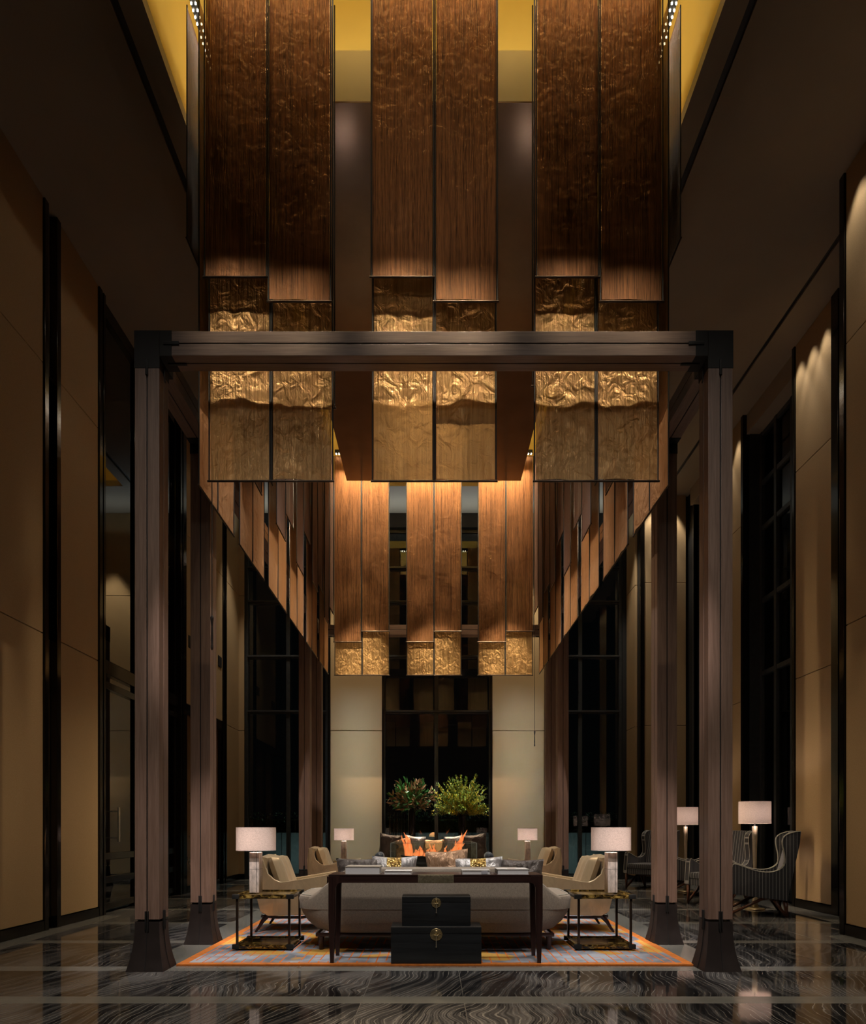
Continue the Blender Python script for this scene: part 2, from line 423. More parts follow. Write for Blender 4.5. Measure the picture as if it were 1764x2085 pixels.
# right wall
bm = B()
side_panels(bm, XR, 1, YB, 7.92)
for a, b in ((9.80, 10.78), (12.68, 13.95)): side_panels(bm, XR2, 1, a, b)
for a, b in LEV: box(bm, 4.66, XR2+.05, 15.62, 15.67, a, b, .004)
side_panels(bm, 4.50, 1, 15.80, 16.5)
box(bm, XR+.12, XR+.2, YB, 8.0, 0, ZC, mi=1); box(bm, XR+.12, XR2+.3, 7.95, 8.02, 0, ZC, mi=1)
for a, b in ((8.0, 10.82), (12.6, 14.0), (15.3, 16.8)): box(bm, XR2+.12, XR2+.2, a, b, 0, ZC, mi=1)
box(bm, 4.55, 5.7, 15.69, 15.78, 0, ZC, mi=1); box(bm, 4.58, 4.65, 15.7, 16.6, 0, ZC, mi=1)
struct('wall_right', bm, [M_wall, M_black])
# far wall
bm = B()
WIN = [(-4.43,-2.47), (-1.21,1.37), (2.64,4.42)]
for x0, x1 in ((-4.62,-4.43), (-2.41,-1.21), (1.37,2.58)):
    for a, b in LEV[:2] + ((LEV[2][0], ZC),): box(bm, x0, x1, YF, YF+.05, a, b, .004)
for x0, x1 in ((-4.8,-4.43), (-2.47,-1.21), (1.37,2.64), (4.42,4.8)): box(bm, x0, x1, YF+.06, YF+.4, 0, ZC, mi=1)
for x0, x1 in WIN: box(bm, x0, x1, YF+.0, YF+.3, 8.22, ZC, mi=1)
struct('wall_far', bm, [M_wall, M_black])
bm = B()
box(bm, XL-.2, XR+.2, YB-.1, YB, 0, ZC)
struct('wall_back', bm, M_wall)
# baseboards
bm = B()
for a, b in ((YB, 8.23), (8.60, 9.58), (15.5, 16.5)): box(bm, XL-.1, XL+.015, a, b, 0, .12)
struct('baseboard_left', bm, M_trim)
bm = B(); box(bm, XR-.015, XR+.1, YB, 7.92, 0, .12)
for a, b in ((9.80, 10.78), (12.68, 13.95)): box(bm, XR2-.015, XR2+.1, a, b, 0, .12)
box(bm, 4.66, 5.5, 15.605, 15.68, 0, .12); box(bm, 4.485, 4.6, 15.8, 16.5, 0, .12)
struct('baseboard_right', bm, M_trim)
bm = B()
for x0, x1 in ((-4.62,-4.43), (-2.41,-1.21), (1.37,2.58)): box(bm, x0, x1, YF-.015, YF+.05, 0, .12)
struct('baseboard_far', bm, M_trim)
# black upright trims
bm = B()
for a, b in ((8.24, 8.325), (8.505, 8.595), (9.59, 9.68), (9.71, 9.77), (12.66, 12.74), (12.80, 12.96), (15.24, 15.31), (15.42, 15.49)):
    box(bm, XL-.12, XL+.02, a, b, 0, ZC, .004)
struct('trim_2', bm, M_trim)
bm = B()
box(bm, XR-.02, XR+.12, 7.93, 8.02, 0, ZC, .004)
for a, b in ((9.3, 9.42), (9.62, 9.79), (10.79, 10.86), (12.58, 12.67), (13.96, 14.02)): box(bm, XR2-.02, XR2+.12, a, b, 0, ZC, .004)
box(bm, 4.56, 4.65, 15.60, 15.79, 0, ZC, .004)
struct('trim_3', bm, M_trim)
bm = B()
for x in (-2.47, 2.58): box(bm, x, x+.06, YF-.02, YF+.06, 0, ZC, .004)
for x in (-1.21, 1.33): box(bm, x, x+.04, YF-.01, YF+.06, 0, 8.22, .004)
struct('trim_4', bm, M_trim)

# ceiling with the tall recess, slots
OX, OY0, OY1, ZR = 2.59, 5.55, 15.2, 10.0
bm = B(); T = .12
for x0, x1, y0, y1 in ((XL-.2, -2.84-.035, YB, 16.7), (-2.84+.035, -OX, YB, 16.7), (OX, 2.84-.035, YB, 16.7), (2.84+.035, 5.02, YB, 16.7), (5.08, XR2+.7, YB, 16.7),
                       (-OX, OX, YB, OY0), (-OX, OX, OY1, 16.7)):
    box(bm, x0, x1, y0, y1, ZC, ZC+T)
struct('ceiling', bm, M_ceil)
bm = B()
for x0, x1 in ((-2.88, -2.80), (2.80, 2.88), (5.01, 5.09)): box(bm, x0, x1, YB, 16.7, ZC+.03, ZC+.14)
struct('trim_5', bm, M_ceil2)
bm = B()
box(bm, -OX-.08, -OX, OY0, OY1, ZC+T, ZR); box(bm, OX, OX+.08, OY0, OY1, ZC+T, ZR)
box(bm, -OX-.08, OX+.08, OY0-.08, OY0, ZC+T, ZR); box(bm, -OX-.08, OX+.08, OY1, OY1+.08, ZC+T, ZR)
box(bm, -OX-.08, OX+.08, OY0-.08, OY1+.08, ZR, ZR+.1)
struct('trim_6', bm, M_yellow)
# dropped panel inside the recess
bm = B(); box(bm, -1.73, 1.73, 6.73, 14.05, 8.10, 8.115, 0, 0); box(bm, -1.73, 1.73, 6.73, 14.05, 8.115, 8.60, 0, 1)
box(bm, -1.2, 1.2, 7.4, 13.4, 8.6, ZR, 0, 1)
struct('trim_7', bm, [M_soffit, M_yellow])

# windows at the far end
def window_far(n, x0, x1, mull):
    bm = B()
    for x in (x0+.03, *mull, x1-.03): box(bm, x-.045, x+.045, YF+.10, YF+.22, 0, 8.22, .006)
    for z in (.05, 3.93, 5.22, 6.5, 7.3, 8.18):
        box(bm, x0, x1, YF+.12, YF+.20, z-.04, z+.04, .006)
    for z in (3.93, 5.22, 6.5, 7.3): box(bm, x0+.06, x1-.06, YF+.06, YF+.12, z-.012, z+.03, .004)
    w = struct('window_%d' % n, bm, M_frame)
    bm = B(); box(bm, x0, x1, YF+.155, YF+.165, .05, 8.2)
    obj('window_glass', bm, M_glass, w, False)
window_far(1, *WIN[0], (-3.42,)); window_far(2, *WIN[1], (.06,)); window_far(3, *WIN[2], (3.44,))
# windows in the right bay
def window_right(n, y0, y1, mull):
    X = XR2+.32
    bm = B()
    for y in (y0+.03, *mull, y1-.03): box(bm, X-.05, X+.07, y-.04, y+.04, 0, 8.2, .006)
    for z in (.05, 3.93, 5.22, 6.5, 7.3, 8.16): box(bm, X-.04, X+.06, y0, y1, z-.04, z+.04, .006)
    box(bm, XR2+.1, X+.1, y0-.05, y0, 0, ZC); box(bm, XR2+.1, X+.1, y1, y1+.05, 0, ZC)
    w = struct('window_%d' % n, bm, M_frame)
    bm = B(); box(bm, X+.005, X+.015, y0, y1, .05, 8.2); obj('window_glass', bm, M_glass, w, False)
    bm = B(); box(bm, XR2+.05, X+.2, y0-.05, y1+.05, 8.2, ZC); struct('trim_%d' % (n+8), bm, M_ceil)
window_right(4, 10.87, 12.56, (11.45, 12.0)); window_right(5, 14.03, 15.3, (14.65,))
# glazed opening with doors on the left
bm = B(); X = XL-.09
for y in (9.83, 10.9, 11.9, 12.6): box(bm, X-.04, X+.04, y-.03, y+.03, 0, ZC, .006)
box(bm, X-.06, X+.06, 9.78, 12.66, 3.36, 3.56, .01); box(bm, X-.05, X+.05, 9.78, 12.66, 8.35, ZC, .01)
box(bm, X-.05, X+.05, 9.78, 12.66, 3.16, 3.26, .006)
for z in (.10, .47, .80): box(bm, X-.035, X+.035, 9.85, 12.6, z-.05, z+.05, .006)
w = struct('window_6', bm, M_trim)
bm = B(); box(bm, X-.005, X+.005, 9.8, 12.64, .05, 8.4); obj('window_glass', bm, M_glassb, w, False)
bm = B(); box(bm, XL+.0, XL+.03, 10.16, 10.20, 1.0, 1.5, .01); box(bm, XL-.08, XL+.01, 10.17,10.19,1.05,1.07); box(bm, XL-.08, XL+.01, 10.17,10.19,1.43,1.45)
obj('door_handle', bm, M_lamp_silver, w)
bm = B()
for y in (13.05, 14.1, 15.15): box(bm, XL-.1, XL-.02, y-.06, y+.06, 0, 3.44, .005)
box(bm, XL-.1, XL, 12.98, 15.22, 3.30, 3.49, .005); box(bm, XL-.1, XL-.02, 13, 15.2, 0, .12)
box(bm, XL-.095, XL-.06, 13.05, 15.2, .1, 3.4, mi=1)
struct('door_1', bm, [M_trim, M_soffit])
# small recessed openings high in the left wall
bm = B(); box(bm, XL-.02, XL+.012, 13.1, 13.5, 4.55, 4.78, .01); box(bm, XL-.02, XL+.012, 14.9, 15.15, 4.62, 4.85, .01)
struct('trim_20', bm, M_black)
# vestibule beyond the glass doors
bm = B(); box(bm, -7.4, -7.3, 8.5, 14.5, 0, 3.4); box(bm, -7.3, XL-.2, 14.4, 14.5, 0, 3.4, mi=1); box(bm, -7.3, XL-.2, 8.5, 8.6, 0, 3.4, mi=1)
box(bm, -7.4, XL-.2, 8.5, 14.5, -.05, 0, mi=2); box(bm, -7.4, XL-.2, 8.5, 14.5, 3.4, 3.5, mi=1)
box(bm, -7.4, XL-.2, 8.5, 8.6, 3.5, 8.6, mi=1); box(bm, -7.4, XL-.2, 14.4, 14.5, 3.5, 8.6, mi=1); box(bm, -7.4, -7.3, 8.5, 14.5, 3.5, 8.6, mi=1)
for y in (9.6, 10.8, 12.0, 13.2): box(bm, -7.3, -7.2, y-.08, y+.08, 0, 3.4, mi=1)
struct('wall_vestibule', bm, [M_vest, M_ext, M_marble])
# outside: paving, garden wall, hedge
bm = B(); box(bm, -9, 9.5, 16.9, 24, -.2, -.02); box(bm, 5.9, 9.5, 8, 17, -.2, -.02); struct('ground', bm, M_ext)
bm = B(); box(bm, -8, 8.5, 18.6, 18.8, 0, 1.08, .01); box(bm, 8.0, 8.2, 8, 18.6, 0, 1.05, .01)
for x in range(-7, 9): box(bm, x-.01, x+.01, 18.59, 18.6, 0, 1.06, mi=1)
tag(obj('garden_wall', bm, [M_gardenwall, M_black], None, False), 'low grey-green garden wall beyond the far windows', 'wall')
bm = B()
box(bm, -8, 8.5, 19.05, 19.9, .0, 1.45, .05)
for i in range(5200):
    p = Vector((R.uniform(-8, 8.5), R.uniform(18.9, 20.0), R.uniform(1.0, 1.62)))
    if R.random() < .5: p.y = 18.95+R.random()*.15
    a = Vector((R.gauss(0,1), R.gauss(0,1), R.gauss(0,1))).normalized()*.04; b_ = Vector((R.gauss(0,1), R.gauss(0,1), R.gauss(0,1))).normalized()*.022
    bm.faces.new([bm.verts.new(q) for q in (p-a, p+b_, p+a, p-b_)])
tag(obj('hedge', bm, M_hedge, None, False), 'dark clipped hedge behind the low garden wall outside the far windows', 'hedge')

# ------------------------------------------------------------------ timber frame
PW, YS, XO, ZT = .205, (5.95, 7.31, 13.18, 14.54), 2.516, 5.38
frame = thing('timber_frame', 'tall brown oak post and beam frame with black steel corners around the seating', 'frame', (0, 5.95, 0))
def grooved(bm, p0, p1, axis, gap=.005, core=1):
    """timber of four square strips with a dark core showing as a groove on each face"""
    x0, y0, z0 = p0; x1, y1, z1 = p1
    lo, hi = list(p0), list(p1); oth = [a for a in range(3) if a != axis]
    for i in (0, 1):
        for j in (0, 1):
            a, b = lo[:], hi[:]
            for ax, s in ((oth[0], i), (oth[1], j)):
                mid = (lo[ax]+hi[ax])/2
                if s: a[ax] = mid+gap
                else: b[ax] = mid-gap
            box(bm, a[0], b[0], a[1], b[1], a[2], b[2], .003, 0)
    a, b = lo[:], hi[:]
    for ax in oth: a[ax] += .008; b[ax] -= .008
    a[axis] += .002; b[axis] -= .002
    box(bm, a[0], b[0], a[1], b[1], a[2], b[2], 0, core)
Y0 = 5.95
def post(sx, yy):
    cx = sx*(XO-PW/2); cy = yy+PW/2-Y0
    bm = B(); h = PW/2
    grooved(bm, (cx-h, cy-h, .43), (cx+h, cy+h, ZT-.3), 2)
    p = obj('post', bm, [M_oak[2], M_black], frame, False)
    bm = B(); rs = []
    for t in [i/10 for i in range(11)]:
        w = h*1.0 + .055*(1-t)**2.2
        rs.append([(cx+a*w, cy+b*w, .41*t+.0) for a, b in ((-1,-1),(0,-1),(1,-1),(1,0),(1,1),(0,1),(-1,1),(-1,0))])
    rings(bm, rs)
    for sgx, sgy in ((0,-1),(1,0),(0,1),(-1,0)):       # the groove line running down the base
        prev = None
        for t in [i/8 for i in range(9)]:
            w = h + .055*(1-t)**2.2
            q = Vector((cx+sgx*(w+.0005), cy+sgy*(w+.0005), .41*t))
            if prev is not None: bar(bm, prev, q, .006, mi=1)
            prev = q
    obj('base', bm, [M_castbase, M_black], p)
    for sgx, sgy in ((0,-1),(1,0),(0,1),(-1,0)):
        bm = B(); w = h+.004
        for dx in (-.010, .010):
            ox, oy = (dx, 0) if sgx == 0 else (0, dx)
            ww = (.006, .008) if sgx == 0 else (.008, .006)
            box(bm, cx+sgx*w+ox-ww[0], cx+sgx*w+ox+ww[0], cy+sgy*w+oy-ww[1], cy+sgy*w+oy+ww[1], .33, .50, .002)
            cyl(bm, cx+sgx*(w+.008)+ox, cy+sgy*(w+.008)+oy, .345, .352, .004, n=8)
        obj('strap', bm, M_steel, p)
    return p
def corner(sx, yy, ends):
    """steel sleeve joining post and beams"""
    cx = sx*(XO-PW/2); cy = yy+PW/2-Y0; h = PW/2+.004
    bm = B()
    box(bm, cx-h, cx+h, cy-h, cy+h, ZT-.31, ZT+.004)
    for dx, dy in ends:
        x0, x1 = (cx-h, cx+h) if dx == 0 else sorted((cx+dx*h*.98, cx+dx*.208))
        y0, y1 = (cy-h, cy+h) if dy == 0 else sorted((cy+dy*h*.98, cy+dy*.208))
        box(bm, x0, x1, y0, y1, ZT-PW-.004, ZT+.004)
        if dx:
            for zf in (-h-.005,): box(bm, *sorted((cx+dx*.14, cx+dx*.27)), cy-h-.007, cy-h, ZT-.118, ZT-.088, .002)
            box(bm, *sorted((cx+dx*.14, cx+dx*.30)), cy-.012, cy+.012, ZT-PW-.012, ZT-PW-.002, .002)
    box(bm, cx-.011, cx+.011, cy-h-.007, cy-h, ZT-.37, ZT-.24, .002)
    box(bm, cx-sx*(h+.007)-.003, cx-sx*(h+.007)+.003, cy-.011, cy+.011, ZT-.37, ZT-.24, .002)
    obj('corner_sleeve', bm, M_steel, frame)
for sx in (-1, 1):
    for k, yy in enumerate(YS):
        post(sx, yy)
        corner(sx, yy, ([(-sx, 0)] if k in (0, 3) else []) + ([(0, 1)] if k < 3 else []) + ([(0, -1)] if k > 0 else []))
    for a, b in zip(YS, YS[1:]):
        bm = B(); x0, x1 = sorted((sx*XO, sx*(XO-PW)))
        grooved(bm, (x0, a+PW+.1-Y0, ZT-PW), (x1, b-.1-Y0, ZT), 1); obj('beam', bm, [M_oak[1], M_black], frame, False)
for yy in (YS[0], YS[3]):
    bm = B(); grooved(bm, (-XO+PW+.1, yy-Y0, ZT-PW), (XO-PW-.1, yy+PW-Y0, ZT), 0); obj('beam', bm, [M_oak[0], M_black], frame, False)

# ------------------------------------------------------------------ hanging metal-mesh curtains
ZTOP = 8.70
_cache = {}
def curtain_proto(w, h, mat, rip, label, cat, group, name):
    root = thing(name, label, cat, (0,0,0), 0, group)
    bm = B(); nx, nz = 14, max(8, int(h*7)); sd = R.uniform(0, 99)
    g = [[None]*(nz+1) for _ in range(nx+1)]
    for i in range(nx+1):
        for j in range(nz+1):
            x = -w/2+.018+(w-.036)*i/nx; z = .014+(h-.014)*j/nz
            e = 1-abs(2*i/nx-1)**3
            lo = max(0, 1-z/1.6)
            d = noise.noise(Vector((x*3.1, z*2.3, sd)))*rip*(.35+.65*lo)*(.35+.65*e) + noise.noise(Vector((x*9, z*.5, sd+9)))*rip*.35
            g[i][j] = bm.verts.new((x, d, z))
    for i in range(nx):
        for j in range(nz): bm.faces.new((g[i][j], g[i+1][j], g[i+1][j+1], g[i][j+1]))
    obj('mesh_sheet', bm, mat, root)
    bm = B(); tube(bm, [(-w/2-.008,0,0),(w/2+.008,0,0)], .0095, 10); obj('bottom_bar', bm, M_bar, root)
    for s in (-1, 1):
        bm = B(); tube(bm, [(s*(w/2-.007),0,0),(s*(w/2-.007),0,h)], .0065, 6); obj('side_rod', bm, M_black, root)
    return root
def curtain(x, y, zb, rot, w, mat, rip, label, group, key, name='mesh_curtain'):
    k = (key, round(zb, 3))
    if k not in _cache:
        r = curtain_proto(w, ZTOP-zb, mat, rip, label, 'curtain', group, name)
        r.location = (x, y, zb); r.rotation_euler = (0, 0, rot); _cache[k] = r
        return r
    return dup(_cache[k], (x, y, zb), rot, label, group)
ORD = ['leftmost', 'second from the left', 'third from the left', 'fourth from the left', 'fifth from the left', 'rightmost']
PWD = .56
cxs = [c+s*PWD/2 for c in (-1.458, .005, 1.455) for s in (-1, 1)]
for i, x in enumerate(cxs):
    L = i % 2 == 0
    curtain(x, 6.20, 6.03 if L else 5.815, 0, PWD, M_dark, .022, 'dark bronze mesh curtain in the nearest row, %s of six' % ORD[i], 'dark bronze curtains of the nearest row', 'fo')
    curtain(x, 6.33, 4.305, 0, PWD, M_gold, .04, 'long gold mesh curtain ending below the front beam, %s of six' % ORD[i], 'gold curtains of the near row', 'fg%d' % i)
    curtain(x, 6.45, 5.23 if L else 5.03, 0, PWD, M_dark, .022, 'bronze mesh curtain hanging right behind the near gold ones, %s of six' % ORD[i], 'bronze curtains behind the near gold row', 'fi')
    curtain(x, 14.25, 4.95 if L else 5.165, 0, PWD, M_dark, .022, 'bronze mesh curtain in the far row above the fire, %s of six' % ORD[i], 'bronze curtains of the far row', 'bi')
    curtain(x, 14.38, 4.306, 0, PWD, M_gold, .035, 'short visible gold curtain end under the far bronze row, %s of six' % ORD[i], 'gold curtains of the far row', 'bg%d' % (i % 3))
NTH = ['nearest', 'second', 'third', 'fourth', 'fifth', 'sixth', 'seventh', 'eighth', 'ninth', 'tenth', 'eleventh', 'farthest']
for s, side in ((-1, 'left'), (1, 'right')):
    for k in range(12):
        y = 6.39 + 1.342*(k//2) + .563*(k % 2) + .2815
        curtain(s*2.124, y, 4.30, PI/2, .563, M_side, .025, 'long copper mesh curtain of the %s side row, %s of twelve from the camera' % (side, NTH[k]), 'copper curtains on the %s side' % side, 'sg%d' % (k % 3))
        zi = (5.13, 5.52)[k % 2] if k//2 != 4 else (5.33, 5.5)[k % 2]
        if k//2 == 3 and k % 2: zi = 5.85
        curtain(s*2.03, y+.05, zi, PI/2, .55, M_dark2, .02, 'shorter dark curtain inside the %s side row, %s of twelve from the camera' % (side, NTH[k]), 'dark inner curtains on the %s side' % side, 'si')
    for k in range(2):
        curtain(s*2.25, 6.44+.2815+.57*k, 6.57 - .25*k, PI/2, .563, M_dark2, .02, 'short dark red-brown curtain outside the %s side row, %s one' % (side, ('nearest', 'second')[k]), 'dark outer curtains on the %s side' % side, 'so')
# rails with led points the curtains hang from
def rail(label, x0, x1, y0, y1, group='curtain rails'):
    t = thing('curtain_rail', label, 'rail', ((x0+x1)/2, (y0+y1)/2, ZTOP), 0, group)
    cx, cy = (x0+x1)/2, (y0+y1)/2; hx, hy = (x1-x0)/2, (y1-y0)/2
    bm = B(); box(bm, -hx, hx, -hy, hy, 0, .07, .005)
    for sx in (-.85, 0, .85):
        for_y = abs(hy) > hx
        px, py = (0, sx*hy) if for_y else (sx*hx, 0)
        tube(bm, [(px, py, .07), (px, py, ZR-ZTOP)], .008, 6)
    obj('rail_body', bm, M_steel, t)
    bm = B(); n = int(max(hx, hy)*2/.055)
    for i in range(n):
        u = -1+2*(i+.5)/n
        for o_ in (-.02, .02):
            px, py = (u*hx, o_) if hx > hy else (o_, u*hy)
            cyl(bm, px, py, -.012, 0, .008, n=6)
    obj('led_point', bm, M_led, t, kind='stuff', label='rows of bright white led points')
    return t
rail('led curtain rail over the far curtain row', -1.98, 1.98, 14.14, 14.20)
rail('led curtain rail over the nearest curtain row', -2.0, 2.0, 6.235, 6.295)
for s, side in ((-1, 'left'), (1, 'right')): rail('led curtain rail over the %s side curtains' % side, *sorted((s*2.155, s*2.215)), 6.4, 14.1)
# pull cords
def cord(x, y, label):
    t = thing('pull_cord', label, 'cord', (x, y, 2.84), 0, 'curtain pull cords')
    bm = B(); tube(bm, [(0,0,.31),(0,0,ZTOP-2.84)], .0045, 6); obj('cord', bm, M_cord, t)
    bm = B(); lathe(bm, 0, 0, [(.002,0),(.011,.012),(.013,.03),(.009,.05),(.011,.09),(.0075,.22),(.015,.28),(.016,.30),(.006,.32)], 12); obj('weight', bm, M_cord, t)
cord(-2.045, 6.52, 'dark pull cord with wooden weight hanging at the near left corner of the curtains')
cord(2.03, 14.22, 'dark pull cord with wooden weight hanging at the far right corner of the curtains')

# ------------------------------------------------------------------ rug
rug = thing('rug', 'large pale grey rug with thin orange and ochre line pattern and orange border', 'rug', (0, 9.4, 0))
bm = B(); box(bm, -2.16, 2.19, 6.235-9.4, 12.82-9.4, .001, .016, .002); obj('pile', bm, M_rug, rug)
bm = B()
box(bm, -2.24, -2.16, 6.15-9.4, 12.9-9.4, .001, .015); box(bm, 2.19, 2.27, 6.15-9.4, 12.9-9.4, .001, .015)
box(bm, -2.16, 2.19, 6.15-9.4, 6.235-9.4, .001, .015); box(bm, -2.16, 2.19, 12.82-9.4, 12.9-9.4, .001, .015)
obj('border', bm, M_rugedge, rug)
ZG = .016

# ------------------------------------------------------------------ sofas
def make_sofa(label):
    t = thing('sofa', label, 'sofa', (0,0,0), 0, 'taupe sofas')
    def ring(a, y0, y1, z, r, n=7):
        pts = []
        for cx, cy, s in ((a-r, y1-r, 0), (-a+r, y1-r, 1), (-a+r, y0+r, 2), (a-r, y0+r, 3)):
            for k in range(n+1):
                th = PI/2*(s + k/n); pts.append((cx+r*math.cos(th), cy+r*math.sin(th), z))
        return pts
    bm = B()
    prof = [(1.02,.10,.155),(1.10,.07,.165),(1.19,.035,.20),(1.265,.012,.27),(1.315,0,.35),(1.345,0,.43),(1.355,0,.49),(1.345,.005,.52),(1.31,.03,.535),(1.2,.12,.54)]
    rings(bm, [ring(a, o_, 1.0-o_*.6, z, .26) for a, o_, z in prof])
    obj('body', bm, M_velvet, t)
    bm = B(); rs = []
    N = 40
    for i in range(N+1):
        x = -1.33+2.66*i/N; ax = abs(x)
        q = min(1, max(0, (1.30-ax)/.52)); q = q*q*(3-2*q)
        zt = .50+.30*q
        yb = 0 if ax < 1.09 else .26-math.sqrt(max(0, .26**2-(ax-1.095)**2)) if ax < 1.355 else .26
        th = .14+.08*q
        r = .035
        rs.append([(x, yb-.004+dy, z) for dy, z in ((0,.40),(0,zt-r),(r*.3,zt-r*.3),(r,zt),(th-r,zt),(th-r*.3,zt-r*.3),(th,zt-r),(th+.04,.45),(th,.40))])
    rings(bm, rs)
    obj('backrest', bm, M_velvet, t)
    for sx in (-.6, .6):
        bm = B(); rings(bm, [ring(.58-o_, .24+o_, .97-o_, z, .09, 4) for o_, z in ((.02,.53),(0,.54),(0,.55),(.02,.565),(.08,.57))])
        for v in bm.verts: v.co.x += sx
        obj('seat_cushion', bm, M_velvet, t)
    bm = B()
    pts = [(1.355*math.cos(a), 0, 0) for a in (0,)]
    ring_ = ring(1.325, .02, .98, .533, .26, 8)
    for s_ in (1, -1):
        tube(bm, [(s_*abs(p[0]), p[1], p[2]) for p in ring_[27:] + ring_[:9] if abs(p[0]) > 1.05], .005, 6)
    obj('piping', bm, M_piping, t)
    bm = B(); box(bm, -1.16, 1.16, .06, .10, .13, .165, .008); box(bm, -1.16, 1.16, .86, .90, .13, .165, .008)
    box(bm, -1.16, -1.12, .1, .86, .13, .165, .008); box(bm, 1.12, 1.16, .1, .86, .13, .165, .008); box(bm, -.02, .02, .1, .86, .13, .165)
    obj('plinth_frame', bm, M_walnut[0], t)
    for x in (-1.11, 1.11):
        for y in (.09, .86):
            bm = B(); lathe(bm, x, y, [(.016,0),(.019,.01),(.03,.12),(.03,.135)], 16); obj('leg', bm, M_walnut[2], t)
    return t
sofa = make_sofa('taupe velvet sofa in front, seen from its rounded back behind the console table')
sofa.location = (.012, 6.80, ZG)
dup(sofa, (.012, 14.28, 0), PI, 'taupe velvet sofa facing the camera beyond the fire')

# pillows
def pillow(x, y, z, w, h, th, mats, label, rx, rz=0, band=False, group='sofa pillows', tilt=0):
    bm = B(); n = 18; sd = R.uniform(0, 50)
    def P(u, v, s):
        e = (1-u**4)*(1-v**4); k = .5*th*(e**.42)*s
        pin = 1+.06*(abs(u*v))**1.5 - .05*(1-abs(v))*abs(u)**3 - .05*(1-abs(u))*abs(v)**3
        wr = noise.noise(Vector((u*2.5+sd, v*2.5, s)))*.022*e
        return Vector((u*w/2*pin, k+wr, v*h/2*pin))
    gs = {}
    for s in (-1, 1):
        for i in range(n+1):
            for j in range(n+1):
                edge = i in (0, n) or j in (0, n)
                if s == 1 and edge: gs[s, i, j] = gs[-1, i, j]; continue
                gs[s, i, j] = bm.verts.new(P(2*i/n-1, 2*j/n-1, s))
    for s in (-1, 1):
        for i in range(n):
            for j in range(n):
                f = bm.faces.new((gs[s,i,j], gs[s,i+1,j], gs[s,i+1,j+1], gs[s,i,j+1]))
                if band and 6 <= i <= 11: f.material_index = 1
    o = obj('pillow', bm, mats, None)
    o.location = (x, y, z); o.rotation_euler = (rx, tilt, rz)
    return tag(o, label, 'pillow', group)
zs = .605+ZG
def pz(h, rx): return zs + h/2*math.cos(rx) + .02
pillow(-.745, 7.16, .735, .46, .31, .13, M_darksilk, 'dark brown silk pillow at the left end of the near sofa', -.22, .12)
pillow(-.40, 7.17, .745, .44, .33, .12, [M_silversilk, M_sequin], 'silver pillow with gold sequin band, left one on the near sofa', -.22, -.05, True)
pillow(.14, 7.19, .775, .42, .39, .13, M_bronzesilk, 'bronze silk pillow in the middle of the near sofa', -.22, .04, tilt=-.06)
pillow(.45, 7.14, .74, .48, .32, .12, [M_silversilk, M_sequin], 'silver pillow with gold sequin band, right one on the near sofa', -.22, .0, True, tilt=-.03)
pillow(.88, 7.15, .73, .44, .30, .13, M_darksilk, 'dark brown silk pillow at the right end of the near sofa', -.22, -.12)
fy = 13.90
for x, w, h, m, lb, tl in ((-.86,.42,.50,M_darksilk,'dark brown silk pillow at the left end of the far sofa',.12), (-.62,.36,.44,M_bronzesilk,'bronze silk pillow left on the far sofa',0),
                    (-.38,.40,.47,M_silversilk,'silver silk pillow left of the middle on the far sofa',.1), (.0,.42,.40,M_bronzesilk,'bronze silk pillow in the middle of the far sofa',0),
                    (.42,.40,.47,M_silversilk,'silver silk pillow right of the middle on the far sofa',-.1), (.82,.44,.50,M_darksilk,'dark brown silk pillow at the right end of the far sofa',-.12)):
    pillow(x, fy-.03*(abs(x) > .5), .575+h/2, w, h, .13, m, lb, .2, 0, tilt=tl)
for x, sd in ((-1.04, 'left'), (1.06, 'right')):
    bm = B(); n = 12
    rings(bm, [[(.085*r*math.cos(2*PI*i/24), -.2+.4*k/n, .085*r*math.sin(2*PI*i/24)) for i in range(24)] for k, r in enumerate([.3,.85,1,1,1,1,1,1,1,1,1,.85,.3])])
    o = obj('bolster', bm, M_bluevel, None); o.location = (x, 13.62, .655)
    tag(o, 'dark blue velvet bolster at the %s end of the far sofa' % sd, 'bolster', 'blue bolsters')

